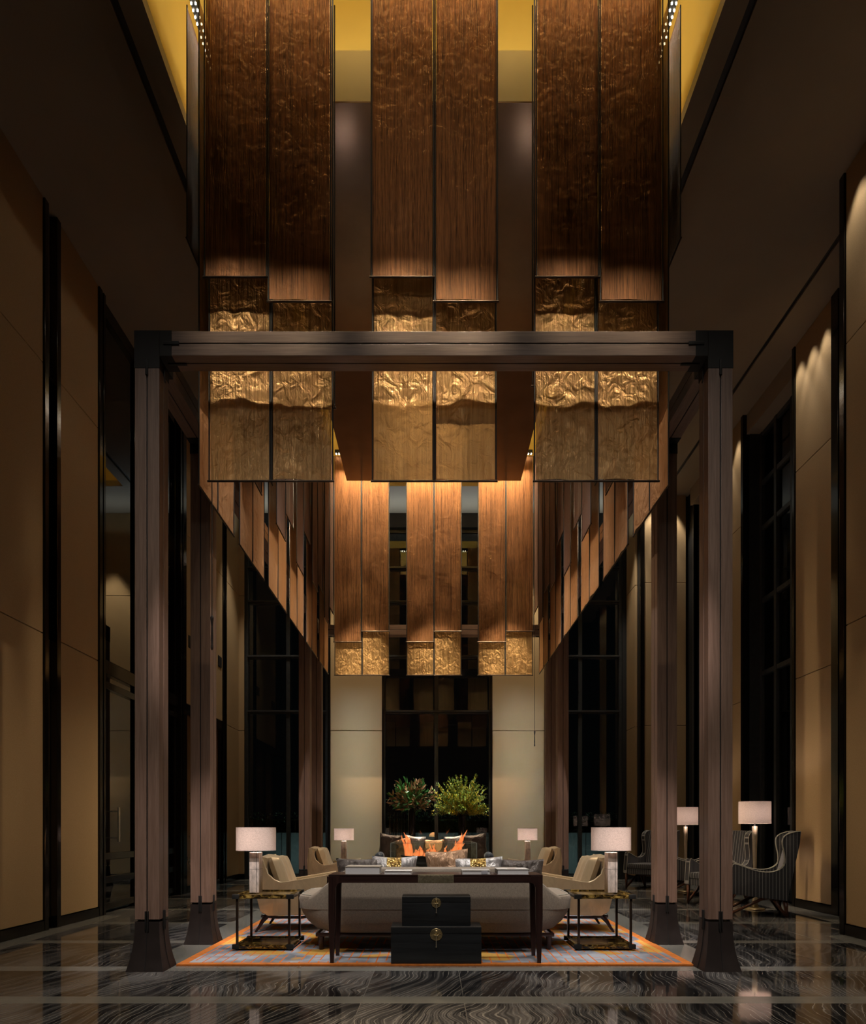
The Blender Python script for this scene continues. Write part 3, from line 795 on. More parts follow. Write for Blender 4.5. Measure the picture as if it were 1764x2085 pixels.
# ------------------------------------------------------------------ gold leather armchairs (local +x is forward)
def make_armchair(label):
    t = thing('armchair', label, 'armchair', (0,0,0), 0, 'gold leather armchairs')
    top = smooth_pts([(.0,.845),(.045,.855),(.075,.765),(.10,.68),(.155,.605),(.22,.568),(.29,.562),(.45,.588),(.73,.635),(.79,.645)], 1)
    prof = top + [(.79,.60),(.775,.42),(.74,.27),(.60,.20),(.12,.185),(.03,.24),(-.01,.40),(-.02,.65)]
    W = .36
    for s in (-1, 1):
        bm = B(); extrude_xz(bm, prof, s*W-.03, s*W+.03, .012); obj('arm', bm, M_leather, t)
        bm = B(); tube(bm, [(x, s*(W+.024), z+.004) for x, z in top], .006, 6); obj('seam', bm, M_leather, t)
        bm = B(); box(bm, .785, .82, s*W-.025, s*W+.025, .30, .635, .006); obj('front_post', bm, M_walnut[2], t)
    bm = B()
    rings(bm, [[(x, y, z) for x, z in ((-.02,.65),(-.01,.40),(.03,.24),(.09,.24),(.07,.5),(.10,.84),(.04,.875 - .02*abs(y)/W),(-.005,.862-.02*abs(y)/W))] for y in [(-W+.02)+(2*W-.04)*i/8 for i in range(9)]])
    obj('back', bm, M_leather, t)
    bm = B(); box(bm, .03, .76, -W+.03, W-.03, .20, .38, .03); obj('seat_base', bm, M_leather, t)
    def cushion(w, h, th, mat4, name):
        bm = B(); n = 14; g = {}
        for s in (-1, 1):
            for i in range(n+1):
                for j in range(n+1):
                    u, v = 2*i/n-1, 2*j/n-1
                    e = ((1-u**6)*(1-v**6))**.35
                    if s == 1 and (i in (0,n) or j in (0,n)): g[s,i,j] = g[-1,i,j]; continue
                    tf = .86 if s == 1 else 1
                    d = .012*math.cos(u*9)*e*(1 if s == 1 else 0)
                    g[s,i,j] = bm.verts.new(mat4 @ Vector((s*th/2*e+d, u*w/2, v*h/2)))
        for s in (-1, 1):
            for i in range(n):
                for j in range(n): bm.faces.new((g[s,i,j], g[s,i+1,j], g[s,i+1,j+1], g[s,i,j+1]))
        obj(name, bm, M_leather, t)
    cushion(.60, .46, .15, Matrix.Translation((.215,0,.635)) @ Matrix.Rotation(-.34, 4, 'Y'), 'back_cushion')
    cushion(.62, .56, .14, Matrix.Translation((.47,0,.44)) @ Matrix.Rotation(PI/2-.04, 4, 'Y'), 'seat_cushion')
    bm = B(); 
    for s in (-1, 1): tube(bm, [(.03,s*.33,.18),(.2,s*.33,.165),(.5,s*.33,.165),(.72,s*.33,.19)], .016, 8)
    tube(bm, [(.08,-.33,.17),(.08,.33,.17)], .014, 8); tube(bm, [(.68,-.33,.18),(.68,.33,.18)], .014, 8)
    obj('leg_frame', bm, M_walnut[0], t)
    for s in (-1, 1):
        for pts in ([(.10,s*.33,.185),(.045,s*.335,.12),(.005,s*.345,.05),(-.03,s*.355,0)], [(.66,s*.33,.19),(.70,s*.335,.12),(.73,s*.345,.05),(.75,s*.35,0)]):
            bm = B(); tube(bm, pts, [.030,.023,.017,.012], 8); obj('leg', bm, M_walnut[2], t)
    return t
ac = make_armchair('gold leather armchair near left, behind the near left lamp')
ac.location = (-2.0, 8.40, ZG)
dup(ac, (2.02, 8.40, ZG), PI, 'gold leather armchair near right, behind the near right lamp')
dup(ac, (-2.07, 12.05, ZG), 0, 'gold leather armchair far left, by the far left oak posts')
dup(ac, (2.10, 12.05, ZG), PI, 'gold leather armchair far right, by the far right oak posts')

# ------------------------------------------------------------------ side tables and lamps
def make_sidetable(label):
    t = thing('side_table', label, 'side table', (0,0,0), 0, 'tortoiseshell side tables')
    h = .262; d = .27; z1 = .54
    for nm, zz in (('table_top', z1-.04), ('shelf', .017)):
        bm = B()
        for y in (-d, d): box(bm, -h-.02, h+.02, y-.018, y+.018, zz, zz+.04, .003)
        for x in (-h, h): box(bm, x-.018, x+.018, -d+.018, d-.018, zz, zz+.04, .003)
        box(bm, -h+.01, h-.01, -d+.01, d-.01, zz+.014, zz+.028)
        obj(nm, bm, M_tort, t)
        bm = B()
        for x in (-h, h):
            for y in (-d, d): box(bm, x-.034, x+.034, y-.022, y+.022, zz-.002, zz+.042, .003)
        obj('corner_cap', bm, M_steel, t)
    for x in (-h+.01, h-.01):
        for y in (-d+.004, d-.004):
            bm = B(); box(bm, x-.011, x+.011, y-.011, y+.011, 0, z1-.03, .002); obj('leg', bm, M_bar, t)
    return t
st = make_sidetable('black and gold side table near left, beside the near sofa')
st.location = (-1.652, 7.115, ZG)
dup(st, (1.657, 7.115, ZG), 0, 'black and gold side table near right, beside the near sofa')
dup(st, (-1.72, 14.1, 0), 0, 'side table far left holding the far left lamp')
dup(st, (1.76, 14.1, 0), 0, 'side table far right holding the far right lamp')
def make_lamp(label):
    t = thing('table_lamp', label, 'lamp', (0,0,0), 0, 'leather-clad table lamps')
    bm = B(); box(bm, -.048, .048, -.075, .075, 0, .40, .005)
    box(bm, .022, .026, -.0765, -.074, .005, .395, mi=1); box(bm, .0475, .049, -.02, -.016, .005, .395, mi=1); box(bm, -.0485, .0485, -.0755, .0755, .232, .234, mi=1)
    obj('lamp_base', bm, [M_lampbase, M_cord], t)
    bm = B(); cyl(bm, 0, 0, .40, .415, .012, n=12); cyl(bm, 0, 0, .415, .62, .004, n=8); cyl(bm, 0, 0, .62, .632, .009, n=12)
    obj('stem', bm, M_steel, t)
    def drum(rx, ry, z0, z1, n=48):
        return [[(rx*math.copysign(abs(math.cos(2*PI*i/n))**.75, math.cos(2*PI*i/n)), ry*math.copysign(abs(math.sin(2*PI*i/n))**.75, math.sin(2*PI*i/n)), z) for i in range(n)] for z in (z0, z1)]
    bm = B(); o_ = drum(.194,.14,.418,.652)
    rings(bm, o_, cap=False)
    obj('lamp_shade', bm, [M_shade, M_shadein], t)
    bm = B()
    for z in (.418, .648):
        r_ = drum(.195,.141,z,z+.004); rings(bm, r_, cap=False)
    obj('shade_trim', bm, M_lampbase, t)
    bm = B()
    tube(bm, [(-.19,0,.622),(.19,0,.622)], .0025, 6); tube(bm, [(0,-.136,.622),(0,.136,.622)], .0025, 6)
    obj('shade_carrier', bm, M_steel, t)
    bm = B(); lathe(bm, 0, 0, [(.003,.46),(.018,.47),(.028,.50),(.024,.53),(.012,.55)], 14); obj('bulb', bm, emis('bulb_glow', (1,.78,.5), 6), t)
    return t
LZ = .556
lamp = make_lamp('near left table lamp with oval linen shade on the black and gold side table')
lamp.location = (-1.79, 7.12, LZ)
dup(lamp, (1.785, 7.12, LZ), 0, 'near right table lamp with oval linen shade on the black and gold side table')
dup(lamp, (-1.79, 14.1, .541), 0, 'far left table lamp against the pale wall panel')
dup(lamp, (1.87, 14.1, .541), 0, 'far right table lamp against the pale wall panel')
LAMPS = [(-1.79,7.12,1.08),(1.785,7.12,1.08),(-1.79,14.1,1.07),(1.87,14.1,1.07)]

# ------------------------------------------------------------------ floor lamps
def make_floorlamp(label):
    t = thing('floor_lamp', label, 'lamp', (0,0,0), 0, 'floor lamps')
    bm = B(); lathe(bm, 0, 0, [(.14,0),(.14,.012),(.13,.02),(.03,.028),(.03,.03)], 32); obj('base', bm, M_brass, t)
    bm = B()
    rings(bm, [[(w*a, w*b, z) for a, b in ((-1,-1),(1,-1),(1,1),(-1,1))] for z, w in ((.03,.040),(.10,.030),(.5,.016),(1.05,.027),(1.225,.029))])
    obj('pole', bm, M_lamp_silver, t, False)
    bm = B(); lathe(bm, 0, 0, [(.020,1.225),(.018,1.235),(.007,1.25),(.007,1.57),(.012,1.58)], 12); obj('fitting', bm, M_steel, t)
    bm = B(); n = 48
    for r, mi in ((.228, 0),):
        rings(bm, [[(r*math.cos(2*PI*i/n), .85*r*math.sin(2*PI*i/n), z) for i in range(n)] for z in (1.262, 1.59)], cap=False, mi=mi)
    obj('lamp_shade', bm, [M_shade, M_shadein], t)
    bm = B(); tube(bm, [(-.225,0,1.55),(.225,0,1.55)], .003, 6); tube(bm, [(0,-.19,1.55),(0,.19,1.55)], .003, 6); obj('shade_carrier', bm, M_steel, t)
    return t
fl = make_floorlamp('nearer floor lamp with drum shade between the right wing chairs'); fl.location = (4.745, 10.45, 0)
dup(fl, (4.757, 13.35, 0), 0, 'farther floor lamp with drum shade, seen between the two right posts')
# ------------------------------------------------------------------ wing chairs
def make_wing(label):
    t = thing('wing_chair', label, 'armchair', (0,0,0), 0, 'pinstriped wing chairs')
    edge = [(.0,.315),(.02,.50),(.045,.69),(.075,.715),(.12,.70),(.222,.663),(.305,.632),(.387,.612),(.486,.603),(.576,.617),(.65,.654),(.695,.712),(.697,.80),(.675,.926),(.66,1.008),(.678,1.082),(.732,1.122),(.823,1.150),(.885,1.155)]
    edge = smooth_pts(edge, 1)
    prof = edge + [(.872,1.008),(.815,.72),(.724,.225),(0,.305)]
    W = .33
    for s in (-1, 1):
        bm = B(); extrude_xz(bm, prof, s*W-.035, s*W+.035, .008); obj('side_wing', bm, M_strx, t)
        bm = B()
        for k in (-.034, .034): tube(bm, [(x-.002, s*W+k, z+.002) for x, z in edge], .0055, 6)
        obj('piping', bm, M_piping, t)
    bm = B()
    rings(bm, [[(x, y, z) for x, z in ((.885,1.15+.012*(1-(y/W)**2)),(.872,1.008),(.815,.72),(.724,.225),(.62,.235),(.66,.55),(.76,.95),(.82,1.145+.012*(1-(y/W)**2)))] for y in [-W+.03+(2*W-.06)*i/8 for i in range(9)]])
    obj('back', bm, M_stry, t)
    bm = B(); box(bm, .015, .66, -W+.035, W-.035, .29, .40, .01); obj('seat_rail', bm, M_stry, t)
    bm = B(); box(bm, -.01, .64, -W+.04, W-.04, .40, .50, .04); obj('seat_cushion', bm, M_stry, t)
    for s in (-1, 1):
        y = s*(W-.01)
        for p, q, w, w2 in (((.035,y,.30),(.03,y,0),.062,.035), ((.70,y,.235),(.72,y,0),.06,.034)):
            bm = B(); bar(bm, p, q, w, .035*w/.06, w2=w2); obj('leg', bm, M_teak, t, False)
        bm = B(); pts = [(.03,y,.035),(.42,y,.245),(.50,y,.262),(.56,y,.235),(.705,y,.03)]
        for a, b in zip(pts, pts[1:]): bar(bm, a, b, .038, .028)
        obj('brace', bm, M_teak, t, False)
    bm = B(); bar(bm, (.45,-W,.25),(.45,W,.25), .03); obj('cross_rail', bm, M_teak, t, False)
    return t
wc = make_wing('nearest pinstriped wing chair, seen side-on right of the front right post'); wc.location = (4.14, 9.98, 0); wc.rotation_euler.z = -.33
# local +x is towards the back of the chair, so rot 0 faces left
dup(wc, (4.20, 12.93, 0), -.33, 'pinstriped wing chair seen side-on behind the gap between the right posts')
a = math.radians(42)
dup(wc, (4.25, 11.02, 0), a, 'pinstriped wing chair turned to the camera, half hidden by the front right post')
dup(wc, (4.03, 13.83, 0), a, 'farthest pinstriped wing chair, seen left of the second right post')

# ------------------------------------------------------------------ console table, books, chests
ct = thing('console_table', 'dark walnut console table with brass plate behind the near sofa', 'table', (.016, 6.2, 0))
X0, X1, D, H = -.94, .94, .40, .791
bm = B()
box(bm, X0, X1, 0, D, H-.012, H, .004); box(bm, X0+.003, X1-.003, .003, .028, H-.072, H-.012); box(bm, X0+.003, X1-.003, D-.028, D-.003, H-.072, H-.012)
box(bm, X0+.003, X0+.03, .02, D-.02, H-.072, H-.012); box(bm, X1-.03, X1-.003, .02, D-.02, H-.072, H-.012)
obj('table_top', bm, M_walnut[0], ct, False)
for sx in (-1, 1):
    for y, yd in ((0, 1), (D, -1)):
        bm = B(); xo = sx*.94
        prof = smooth_pts([(0,H-.012),(.006,0)],0)
        pts = [(xo,H-.01),(xo,.42),(xo-sx*.014,ZG),(xo-sx*.046,ZG),(xo-sx*.060,.42),(xo-sx*.062,H-.11),(xo-sx*.075,H-.082),(xo-sx*.10,H-.072),(xo-sx*.10,H-.01)]
        y0_, y1_ = sorted((y, y+yd*.045))
        extrude_xz(bm, pts, y0_, y1_, .002); obj('leg', bm, M_walnut[2], ct, False)
bm = B(); box(bm, -.155, .160, -.004, .03, H-.074, H+.001, .002); box(bm, -.145, .150, -.0055, -.003, H-.067, H-.006, .001); obj('brass_plate', bm, M_brassplate, ct, False)
bm = B()
for i in range(26):
    x = -.14+i*.011
    bar(bm, (x,-.0058,H-.010),(min(x+.045,.149),-.0058,H-.010-.055*min(1,(.149-x)/.045)), .0012)
obj('engraving', bm, M_bar, ct, False)
def book(x0, x1, y0, d, th, label, cover, spine=None):
    t = thing('book', label, 'book', ((x0+x1)/2, y0, H), 0, 'books on the console table'); w = (x1-x0)/2
    bm = B(); box(bm, -w, w, 0, d, 0, .003); box(bm, -w, w, 0, d, th-.003, th); box(bm, -w, -w+.004, 0, d, .003, th-.003, mi=1)
    obj('cover', bm, [cover, spine or cover], t, False)
    bm = B(); box(bm, -w+.004, w-.006, .005, d-.005, .003, th-.003); obj('pages', bm, M_white, t, False)
    return t
M_cv1 = simple('greige_cover', (.42,.38,.32), .6); M_cv2 = simple('white_cover', (.75,.74,.72), .4); M_cv3 = simple('grey_white_cover', (.50,.49,.47), .4); M_spine = simple('black_spine', (.02,.02,.02), .4)
book(-.785,-.475, 6.26, .25, .068, 'thick grey-beige book at the left end of the console table', M_cv1)
book(-.435,-.195, 6.24, .22, .030, 'thin white book left of the brass plate on the console table', M_cv2)
b3 = book(.25,.50, 6.23, .24, .036, 'white book with grey label right of the brass plate on the console', M_cv3)
bm = B(); box(bm, .045, .10, -.002, .006, .004, .032, .0); obj('label_patch', bm, simple('grey_label', (.45,.45,.5), .5), b3, False)
b4 = book(.56,.84, 6.23, .26, .046, 'white book with black spine at the right end of the console table', M_cv2, M_spine)
bm = B(); cyl(bm, .0, .13, .046, .0465, .04, n=20, sy=.8); obj('cover_print', bm, simple('faded_print', (.35,.2,.18), .5), b4, False)

def chest(label, cx, w, y0, d, z0, z1, lid, pr):
    t = thing('chest', label, 'chest', (cx, y0, z0), 0, 'stacked black chests'); h = z1-z0
    bm = B(); box(bm, -w/2, w/2, 0, d, 0, h-lid-.003, .004); obj('body', bm, M_chest, t)
    bm = B(); box(bm, -w/2, w/2, 0, d, h-lid, h, .004); obj('lid', bm, M_chest, t)
    bm = B(); box(bm, -w/2+.002, w/2-.002, -.001, .003, h-.006, h-.002, 0); obj('lid_edge', bm, M_chest_edge, t, False, label='worn pale edge line')
    zc = h-lid-.005
    bm = B(); n = 40
    rings(bm, [[(pr*k*math.cos(2*PI*i/n)*(1+.02*math.cos(8*2*PI*i/n)), y, zc+pr*k*math.sin(2*PI*i/n)*(1+.02*math.cos(8*2*PI*i/n))) for i in range(n)] for k, y in ((1,.001),(1,-.004),(.96,-.006),(.9,-.005),(.5,-.006))])
    p = obj('lock_plate', bm, M_brass, t)
    bm = B()
    for k in range(8):
        th = 2*PI*k/8+.2; 
        rings(bm, [[(pr*.72*math.cos(th)+.004*s*math.cos(2*PI*i/8), y, zc+pr*.72*math.sin(th)+.004*s*math.sin(2*PI*i/8)) for i in range(8)] for s, y in ((1,-.005),(.6,-.009))])
    rings(bm, [[(.3*pr*s*math.cos(2*PI*i/12), y, zc+.45*pr+.3*pr*s*math.sin(2*PI*i/12)) for i in range(12)] for s, y in ((1,-.004),(.9,-.012),(.4,-.018))])
    tube(bm, [(-pr*.32,-.012,zc-.1*pr),(pr*.32,-.012,zc-.1*pr)], .006, 8)
    for s in (-.22, 0, .22): tube(bm, [(s*pr,-.014,zc-.16*pr),(s*pr,-.014,zc+.0*pr)], .004, 6)
    obj('hasp', bm, M_brass, p)
    bm = B(); tube(bm, [(0,-.012,zc-.1*pr),(0,-.012,zc-pr*1.9)], .0035, 8); tube(bm, [(0,-.012,zc-pr*1.9),(0,-.012,zc-pr*2.05)], .0055, 8); obj('lock_pin', bm, M_lamp_silver, p)
    return t
chest('larger black lacquered chest with round brass lock, at the bottom of the stack', .0215, .79, 6.165, .29, .017, .342, .065, .054)
chest('smaller black lacquered chest with round brass lock, standing on the larger one', .0225, .604, 6.21, .235, .342, .600, .052, .043)

# ------------------------------------------------------------------ fire table
ft = thing('fire_table', 'low dark fire table with round bowl and glass screen between the sofas', 'fireplace', (.0, 10.7, ZG))
bm = B(); box(bm, -.72, .72, -.82, .82, .0, .05, .01); box(bm, -.66, .66, -.76, .76, .05, .36, .01); box(bm, -.72, .72, -.82, .82, .36, .42, .01)
obj('base', bm, M_walnut[0], ft)
bm = B(); lathe(bm, 0, 0, [(.10,.42),(.18,.44),(.12,.50),(.14,.58),(.34,.64),(.46,.71),(.50,.765),(.50,.775),(.46,.77),(.30,.74),(.02,.73)], 48); obj('fire_bowl', bm, simple('black_iron_bowl', (.01,.009,.008), .4, .5), ft)
for x0, x1, y0, y1 in ((-.61,.61,-.70,-.69),(-.61,.61,.69,.70),(-.61,-.60,-.69,.69),(.60,.61,-.69,.69)):
    bm = B(); box(bm, x0, x1, y0, y1, .42, .968)
    p = obj('glass_panel', bm, M_fireglass, ft, False)
    bm = B(); box(bm, x0-.0005, x1+.0005, y0-.0005, y1+.0005, .968, .973); obj('glass_edge', bm, M_glassedge, p, False)
bm = B()
for sx in (-.612, .602):
    for sy in (-.702, .692): box(bm, sx, sx+.01, sy, sy+.01, .42, .97)
obj('corner_strip', bm, M_glassedge, ft, False)
bm = B()
for i in range(46):
    x = R.uniform(-.42, .42); y = R.uniform(-.22, .22)
    hh = R.uniform(.06, .20)
    if -.46 < x < -.30 and R.random() < .5: hh = .32
    if .26 < x < .44: hh = R.uniform(.2, .36)
    if .02 < x < .16: hh *= .45
    if i < 3: x = -.40+.02*i; hh = .26+.05*i; y = 0
    if i in (4,5,6): x = .33+.03*(i-4); hh = .30+.05*(i-4); y = 0
    lean = .12 if x > .2 else (-.1 if x < -.3 else R.uniform(-.05,.10)); rs = []
    ph = R.uniform(0, 6); r0 = R.uniform(.018, .04)
    for k in range(13):
        u = k/12; r = r0*(math.sin(PI*min(1,u*1.1+.22))**.8 if u < .7 else (1-u)/.3*.62)+.0008
        cx_ = x+lean*hh*2*u*u+.022*math.sin(ph+u*5)*u; cy_ = y+.015*math.sin(ph*2+u*4)*u
        rs.append([(cx_+r*math.cos(2*PI*q/8), cy_+r*.7*math.sin(2*PI*q/8), .76+hh*u) for q in range(8)])
    rings(bm, rs, cap=False)
fo = obj('fire', bm, M_flame, None, kind='stuff'); fo.location = (0, 10.7, ZG)
tag(fo, 'orange flames burning in the round bowl behind the glass screen', 'fire')

# ------------------------------------------------------------------ console behind the far sofa, vases, plants
t = thing('sideboard', 'narrow dark table behind the far sofa carrying the two tall vases', 'table', (.05, 15.1, 0))
bm = B(); box(bm, -.95, .95, -.2, .2, .70, .74, .005); obj('table_top', bm, M_walnut[0], t)
for x in (-.92, .92):
    for y in (-.17, .17):
        bm = B(); box(bm, x-.025, x+.025, y-.025, y+.025, 0, .70, .004); obj('leg', bm, M_walnut[2], t)
def vase(x, label):
    v = thing('vase', label, 'vase', (x, 15.1, .741), 0, 'tall black vases')
    bm = B(); lathe(bm, 0, 0, [(.06,0),(.072,.01),(.074,.4),(.076,.87),(.076,.88),(.068,.88),(.066,.5),(.05,.02)], 28); obj('vase_body', bm, M_vaseblack, v)
vase(-.465, 'tall black glass vase on the left with magnolia branches'); vase(.60, 'tall black glass vase on the right with feathery foliage')
M_tube = glass('clear_tube', (.9,.93,.93), 1.45)
for k in range(5):
    z1_ = .76+.04*(k % 2)
    bm = B(); lathe(bm, 0, 0, [(.028,0),(.028,z1_),(.024,z1_),(.024,.02)], 16)
    gt = obj('glass_tube', bm, M_tube, None, loc=(-.92+.075*k, 15.1+.05*(k % 2), .741))
    tag(gt, 'slim clear glass tube in the row beside the left vase', 'vase', 'clear glass tubes')
def leaf(bm, p, d, L, w, mi, roll=0):
    d = d.normalized(); up = Vector((R.gauss(0,1), R.gauss(0,1), R.gauss(0,1)))
    a = d.cross(up).normalized(); n = a.cross(d)
    pts = [(0,.12),(.25,.8),(.5,1),(.78,.7),(1,.02)]
    l = [bm.verts.new(p+d*L*u - a*w*s + n*(.10*L*math.sin(PI*u))) for u, s in pts]; r = [bm.verts.new(p+d*L*u + a*w*s + n*(.10*L*math.sin(PI*u))) for u, s in pts]
    c = [bm.verts.new(p+d*L*u + n*(.10*L*math.sin(PI*u)-w*.3)) for u, s in pts]
    for i in range(4):
        for x, y in ((l, c), (c, r)):
            f = bm.faces.new((x[i], y[i], y[i+1], x[i+1])); f.material_index = mi; f.smooth = True
root = Vector((0, 0, 0))
mg = thing('magnolia_branches', 'round bunch of glossy green and brown magnolia leaves in the left vase', 'plant', (-.465, 15.1, 1.60))
bs = B(); bl = B()
for i in range(46):
    th = R.uniform(0, 2*PI); el = R.uniform(-.12, 1.45)
    d = Vector((math.cos(th)*math.cos(el), math.sin(th)*math.cos(el)*.8, math.sin(el)))
    L = R.uniform(.34, .50)*(1.0 if el > .3 else .92)
    pts = [Vector((0,0,-.1)), d*L*.45+Vector((0,0,.08)), d*L+Vector((0,0,.12))]
    pts = [Vector(q) for q in smooth_pts([tuple(q) for q in pts], 1)]
    tube(bs, pts, .004, 5)
    for k in range(13):
        u = R.uniform(.4, 1.0) if k else 1.0
        p = pts[0].lerp(pts[-1], u) if u < 1 else pts[-1]
        dd = d + Vector((R.gauss(0,.55), R.gauss(0,.55), R.gauss(0,.5)))
        leaf(bl, p, dd, R.uniform(.11, .18), R.uniform(.020, .034), 1 if R.random() < .5 else 0)
obj('stem', bs, M_stem, mg); obj('leaf', bl, [M_leafA, M_leafB], mg, kind='stuff')
fn = thing('fern_branches', 'wide spray of feathery yellow-green foliage in the right vase', 'plant', (.60, 15.1, 1.60))
bs = B(); bl = B()
for i in range(170):
    th = R.uniform(0, 2*PI); el = math.asin(R.uniform(.25, 1.0))
    if i % 9 == 0: el = R.uniform(.15, .35)
    d = Vector((math.cos(th)*math.cos(el)*.76, math.sin(th)*math.cos(el)*.6, math.sin(el)))
    L = R.uniform(.68, .98) * (1.0 if el > .5 else .86)
    droop = R.uniform(.02, .14); N = 13
    pts = [Vector((0,0,-.15))+d*L*u*1.12 + Vector((0,0,-droop*u**2.5)) + Vector((R.gauss(0,.006),R.gauss(0,.006),0)) for u in [k/N for k in range(N+1)]]
    tube(bs, pts[2:], .0022, 4)
    yel = .9 if R.random() < .65 else .35
    for k in range(52):
        u = .28+.72*k/52; j = min(N-1, int(u*N)); p = pts[j].lerp(pts[j+1], u*N-j)
        tv = (pts[j+1]-pts[j]).normalized()
        sd_ = tv.cross(Vector((R.gauss(0,1),R.gauss(0,1),R.gauss(0,1)))).normalized()
        dd = tv*.6+sd_
        q = p+dd*R.uniform(.03,.065)*(1.1-u*.5); a_ = dd.cross(Vector((0,0,1))).normalized()*.010
        f = bl.faces.new([bl.verts.new(v) for v in (p-a_, q-a_*.5, q+dd*.008, q+a_*.5, p+a_)])
        f.material_index = 1 if R.random() < yel*(1.25-u) else 0
obj('stem', bs, M_stem, fn); obj('leaf', bl, [M_fernA, M_fernB], fn, kind='stuff')

# ------------------------------------------------------------------ lights
def light(kind, name, loc, energy, col=(1,.72,.42), **k):
    l = bpy.data.lights.new(name, kind); l.energy = energy; l.color = col
    tgt = k.pop('to', None)
    for a_, v in k.items(): setattr(l, a_, v)
    o = bpy.data.objects.new(name, l); C.objects.link(o); o.location = loc
    if tgt is not None: o.rotation_euler = (Vector(tgt)-Vector(loc)).to_track_quat('-Z', 'Y').to_euler()
    return o
WARM, SOFT = (1,.70,.40), (1,.88,.72)
def spot(loc, to, e, deg, blend=.4, col=WARM, r=.04): return light('SPOT', 'ceiling_or_fill_spot', loc, e, col, to=to, spot_size=math.radians(deg), spot_blend=blend, shadow_soft_size=r)  # shared by the ceiling downlights and the added fill spots
def strip(loc, to, e, sx, sy, col=WARM, spread=180):
    o = light('AREA', 'light_strip', loc, e, col, to=to, shape='RECTANGLE', size=sx, size_y=sy); o.data.spread = math.radians(spread); return o
# lamps
for x, y, z in LAMPS: light('POINT', 'lamp_bulb_light', (x, y, z-.02), 14 if y < 10 else 42, (1,.82,.72), shadow_soft_size=.04)
for x, y in ((4.745,10.45),(4.757,13.35)): light('POINT', 'floor_lamp_light', (x, y, 1.42), 14, (1,.80,.70), shadow_soft_size=.05)
light('POINT', 'fire_light', (0, 10.7, .92), 10, (1,.42,.14), shadow_soft_size=.15)
# led rails grazing the curtains, plus added fill lights
strip((0, 14.10, 8.66), (0, 14.24, 4.5), 190, 3.9, .04, (1,.74,.45), 60)
strip((0, 6.13, 8.75), (0, 6.17, 5.5), 3, 3.9, .04, (1,.55,.28), 50)
strip((0, 6.62, 9.3), (0, 6.72, 8.0), 4.5, 3.3, .04, (1,.78,.42), 50)  # added strip to brighten the yellow front face of the dropped panel
for s in (-1, 1): strip((-s*1.0, 10.3, 8.06), (s*2.12, 10.3, 4.9), 115, .05, 7.2, (1,.76,.5), 60)  # added strips under the dropped panel, brightening the side curtains
strip((0, 6.27, 8.68), (0, 6.30, 5.5), 2, 3.9, .04, WARM, 60)
for s in (-1, 1):
    o = light('AREA', 'light_strip', (s*1.95, 10.3, 8.66), 14, WARM, shape='RECTANGLE', size=.04, size_y=7.4); o.data.spread = math.radians(70)
    o = light('AREA', 'light_strip', (s*2.19, 10.3, 8.66), 3, WARM, shape='RECTANGLE', size=.04, size_y=7.4); o.data.spread = math.radians(70)
for s in (-1, 1): spot((-s*.9, 7.6, 8.05), (s*2.12, 6.95, 4.7), 300, 24, .6, (1,.76,.5))  # added spots to brighten the nearest side curtains
# cove light in the recess
for s in (-1, 1):
    o = light('AREA', 'cove_light', (s*1.5, 10.4, 8.63), 48, (1,.86,.58), shape='RECTANGLE', size=.1, size_y=7.0); o.rotation_euler = (PI, 0, 0)
for y in (6.85, 13.9):
    o = light('AREA', 'cove_light', (0, y, 8.63), 22, (1,.86,.58), shape='RECTANGLE', size=3.2, size_y=.1); o.rotation_euler = (PI, 0, 0)
# spots on the near gold curtains from the front ceiling, grazing down past the beam
for x, z_, e_ in zip(cxs, (5.22,5.05)*3, (2.1,1.9,2.9,2.7,2.1,1.9)): strip((x, 4.70, 8.5), (x, 6.33, z_), e_, .42, .03, (1,.80,.56), 14)
for x in (-.28, .15): spot((x, 8.3, 8.05), (x, 6.35, 4.75), 700, 18, .5)  # added spots from behind, shining through the middle gold curtains
# added spots to brighten the far gold curtains
for x in (-1.46, 0, 1.46): spot((x, 10.2, 8.05), (x, 14.38, 4.5), 2000, 14.5, 1.0, (1,.78,.5))
# downlights over the seating
for x, y, e in ((-1.2,7.4,800),(1.2,7.4,800),(-1.2,9.2,700),(1.2,9.2,700),(-1.2,11.2,700),(1.2,11.2,700),(0,13.0,800),(0,10.2,450)):
    spot((x, y, 8.05), (x*1.25, y, 0), e, 38, .6, (.98,.95,.94))
for x in (-1.0, 1.0): spot((x, 3.6, 8.5), (x*.9, 6.6, .6), 430, 16, .5, (.97,.96,1))
for s in (-1, 1):  # added spots to brighten the posts and table lamp bases
    spot((s*.9, 2.5, 8.5), (s*2.36, 7.3, .75), 2600, 8.5, .9, (1,.82,.75)); spot((s*1.8, .6, 8.4), (s*2.42, 5.95, .7), 900, 10, .9, (1,.82,.75))
    spot((s*1.5, 10.0, 8.05), (s*2.35, 13.2, .9), 1200, 14, .9, (1,.82,.75)); spot((s*1.2, 2.6, 8.5), (s*1.8, 7.05, .60), 2600, 5.0, .6, (1,.90,.86))
# added spots for general fill, front of house and along both sides
for x, k_ in ((-3.5, 28), (3.6, 35)):
    for y in (0.5, 3.2, 6.0, 9.0, 12.5): spot((x, y, 8.5), (x, y, 0), k_, 66, .9, SOFT, .1)
for x, y in ((-1.5,1.0),(1.5,1.0),(-1.5,3.6),(1.5,3.6)): spot((x, y, 8.5), (x, y, 0), 260, 66, .9, SOFT, .1)
# added fill spots, out of view high above the camera
for x, y, z, e_ in ((-2.4,1.0,8.4,520),(2.4,1.0,8.4,520),(-.9,.6,8.4,520),(.9,.6,8.4,520)): spot((x, y, z), (x*1.0, 6.2, .6), e_*.62, 58, 1.0, (1,.90,.80), .12)
spot((0, 1.0, 8.4), (0, 6.2, 6.9), 230, 24, 1.0, (1,.80,.60), .12)  # added fill spot for the middle dark curtains
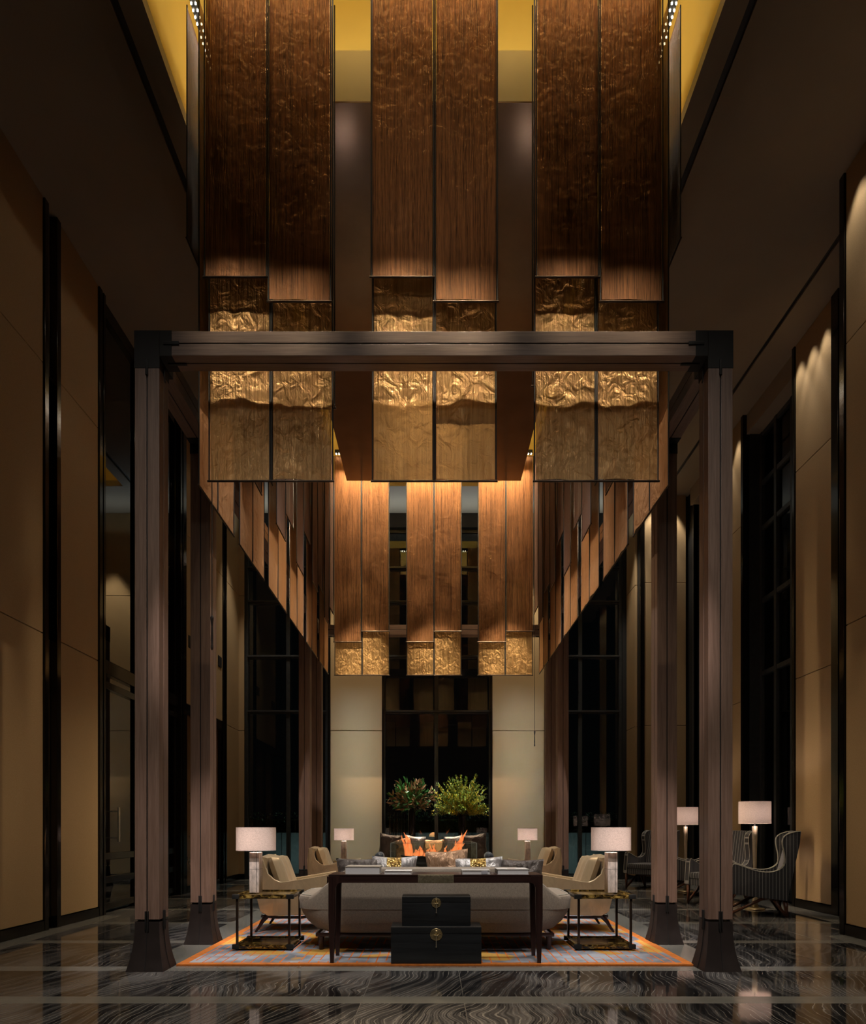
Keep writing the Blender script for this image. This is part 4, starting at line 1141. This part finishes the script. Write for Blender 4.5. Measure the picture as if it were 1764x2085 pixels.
# wall washers on the right and far walls
for y in (5.4, 6.2, 7.0, 7.65): spot((XR-.22, y, 8.50), (XR, y, 5.2), 48, 60, .5, SOFT)
for y in (9.95, 10.3, 10.65, 12.8, 13.3, 13.8): spot((XR2-.2, y, 8.50), (XR2, y, 5.2), 48, 55, .5, SOFT)
for x in (4.85, 5.25): spot((x, 15.4, 8.5), (x, 15.62, 5.5), 110, 55, .5, SOFT)
for x in (-1.8, 1.98): spot((x*1.0, 15.9, 8.4), (x, 16.5, 2.0), 900, 40, .5, (1,.86,.62))
for x in (-1.8, 1.98): strip((x, 15.35, 8.45), (x, 16.5, .9), 15, 1.0, .05, (.78,.97,1.12), 16)
strip((0, 16.2, 7.7), (0, 15.9, 8.55), 26, 8.6, .04, (.8,.95,1), 120)  # added uplight to brighten the far ceiling
for x in (-3.9, 4.1): spot((x, 15.3, 8.5), (x, 16.2, 0), 420, 50, .8, SOFT)
for x in (-.465, .60): spot((x, 14.9, 8.5), (x, 15.1, 2.0), 1800, 13, .5, (1,.97,.88))  # added spots to brighten the foliage in the vases
for x in (-.3, .5): spot((x, 11.8, 8.05), (x, 15.0, 1.9), 700, 8, .5, (1,.97,.88))  # more added light on the foliage, from the front
spot((-6.2, 11, 3.3), (-7.2, 11, 1), 110, 120, .8, (.9,1,.8))  # added spot to light the vestibule wall
for x in (-3.4, 0, 3.4): strip((x, 17.6, .3), (x, 18.7, .8), 8, 1.5, .1, (.8,1,1))  # added strips to brighten the garden wall and hedge
strip((7.0, 12, .2), (8.0, 12, .8), 6.0, .1, 3, (.8,1,1))  # added strip to brighten the garden wall on the right
# ------------------------------------------------------------------ world, camera, view
w = bpy.data.worlds.new('night'); bpy.context.scene.world = w; w.use_nodes = True
w.node_tree.nodes['Background'].inputs[0].default_value = (.006,.007,.008,1); w.node_tree.nodes['Background'].inputs[1].default_value = .15
cam = bpy.data.cameras.new('camera'); co = bpy.data.objects.new('camera', cam); C.objects.link(co)
co.location = (0, 0, CH); co.rotation_euler = (PI/2, 0, 0)
cam.sensor_fit = 'HORIZONTAL'; cam.sensor_width = 36; cam.lens = F/1764*36
cam.shift_x = -(VX-882)/1764; cam.shift_y = (VY-1042.5)/1764
cam.clip_start = .05; cam.clip_end = 100
sc = bpy.context.scene; sc.camera = co
sc.view_settings.view_transform = 'Standard'; sc.view_settings.look = 'None'; sc.view_settings.gamma = 1; sc.view_settings.use_curve_mapping = False
sc.view_settings.exposure = 0
cy = sc.cycles
cy.use_denoising = True; cy.max_bounces = 8; cy.diffuse_bounces = 4; cy.glossy_bounces = 4; cy.transparent_max_bounces = 16
cy.sample_clamp_indirect = 4; cy.caustics_reflective = False; cy.caustics_refractive = False; cy.blur_glossy = .5
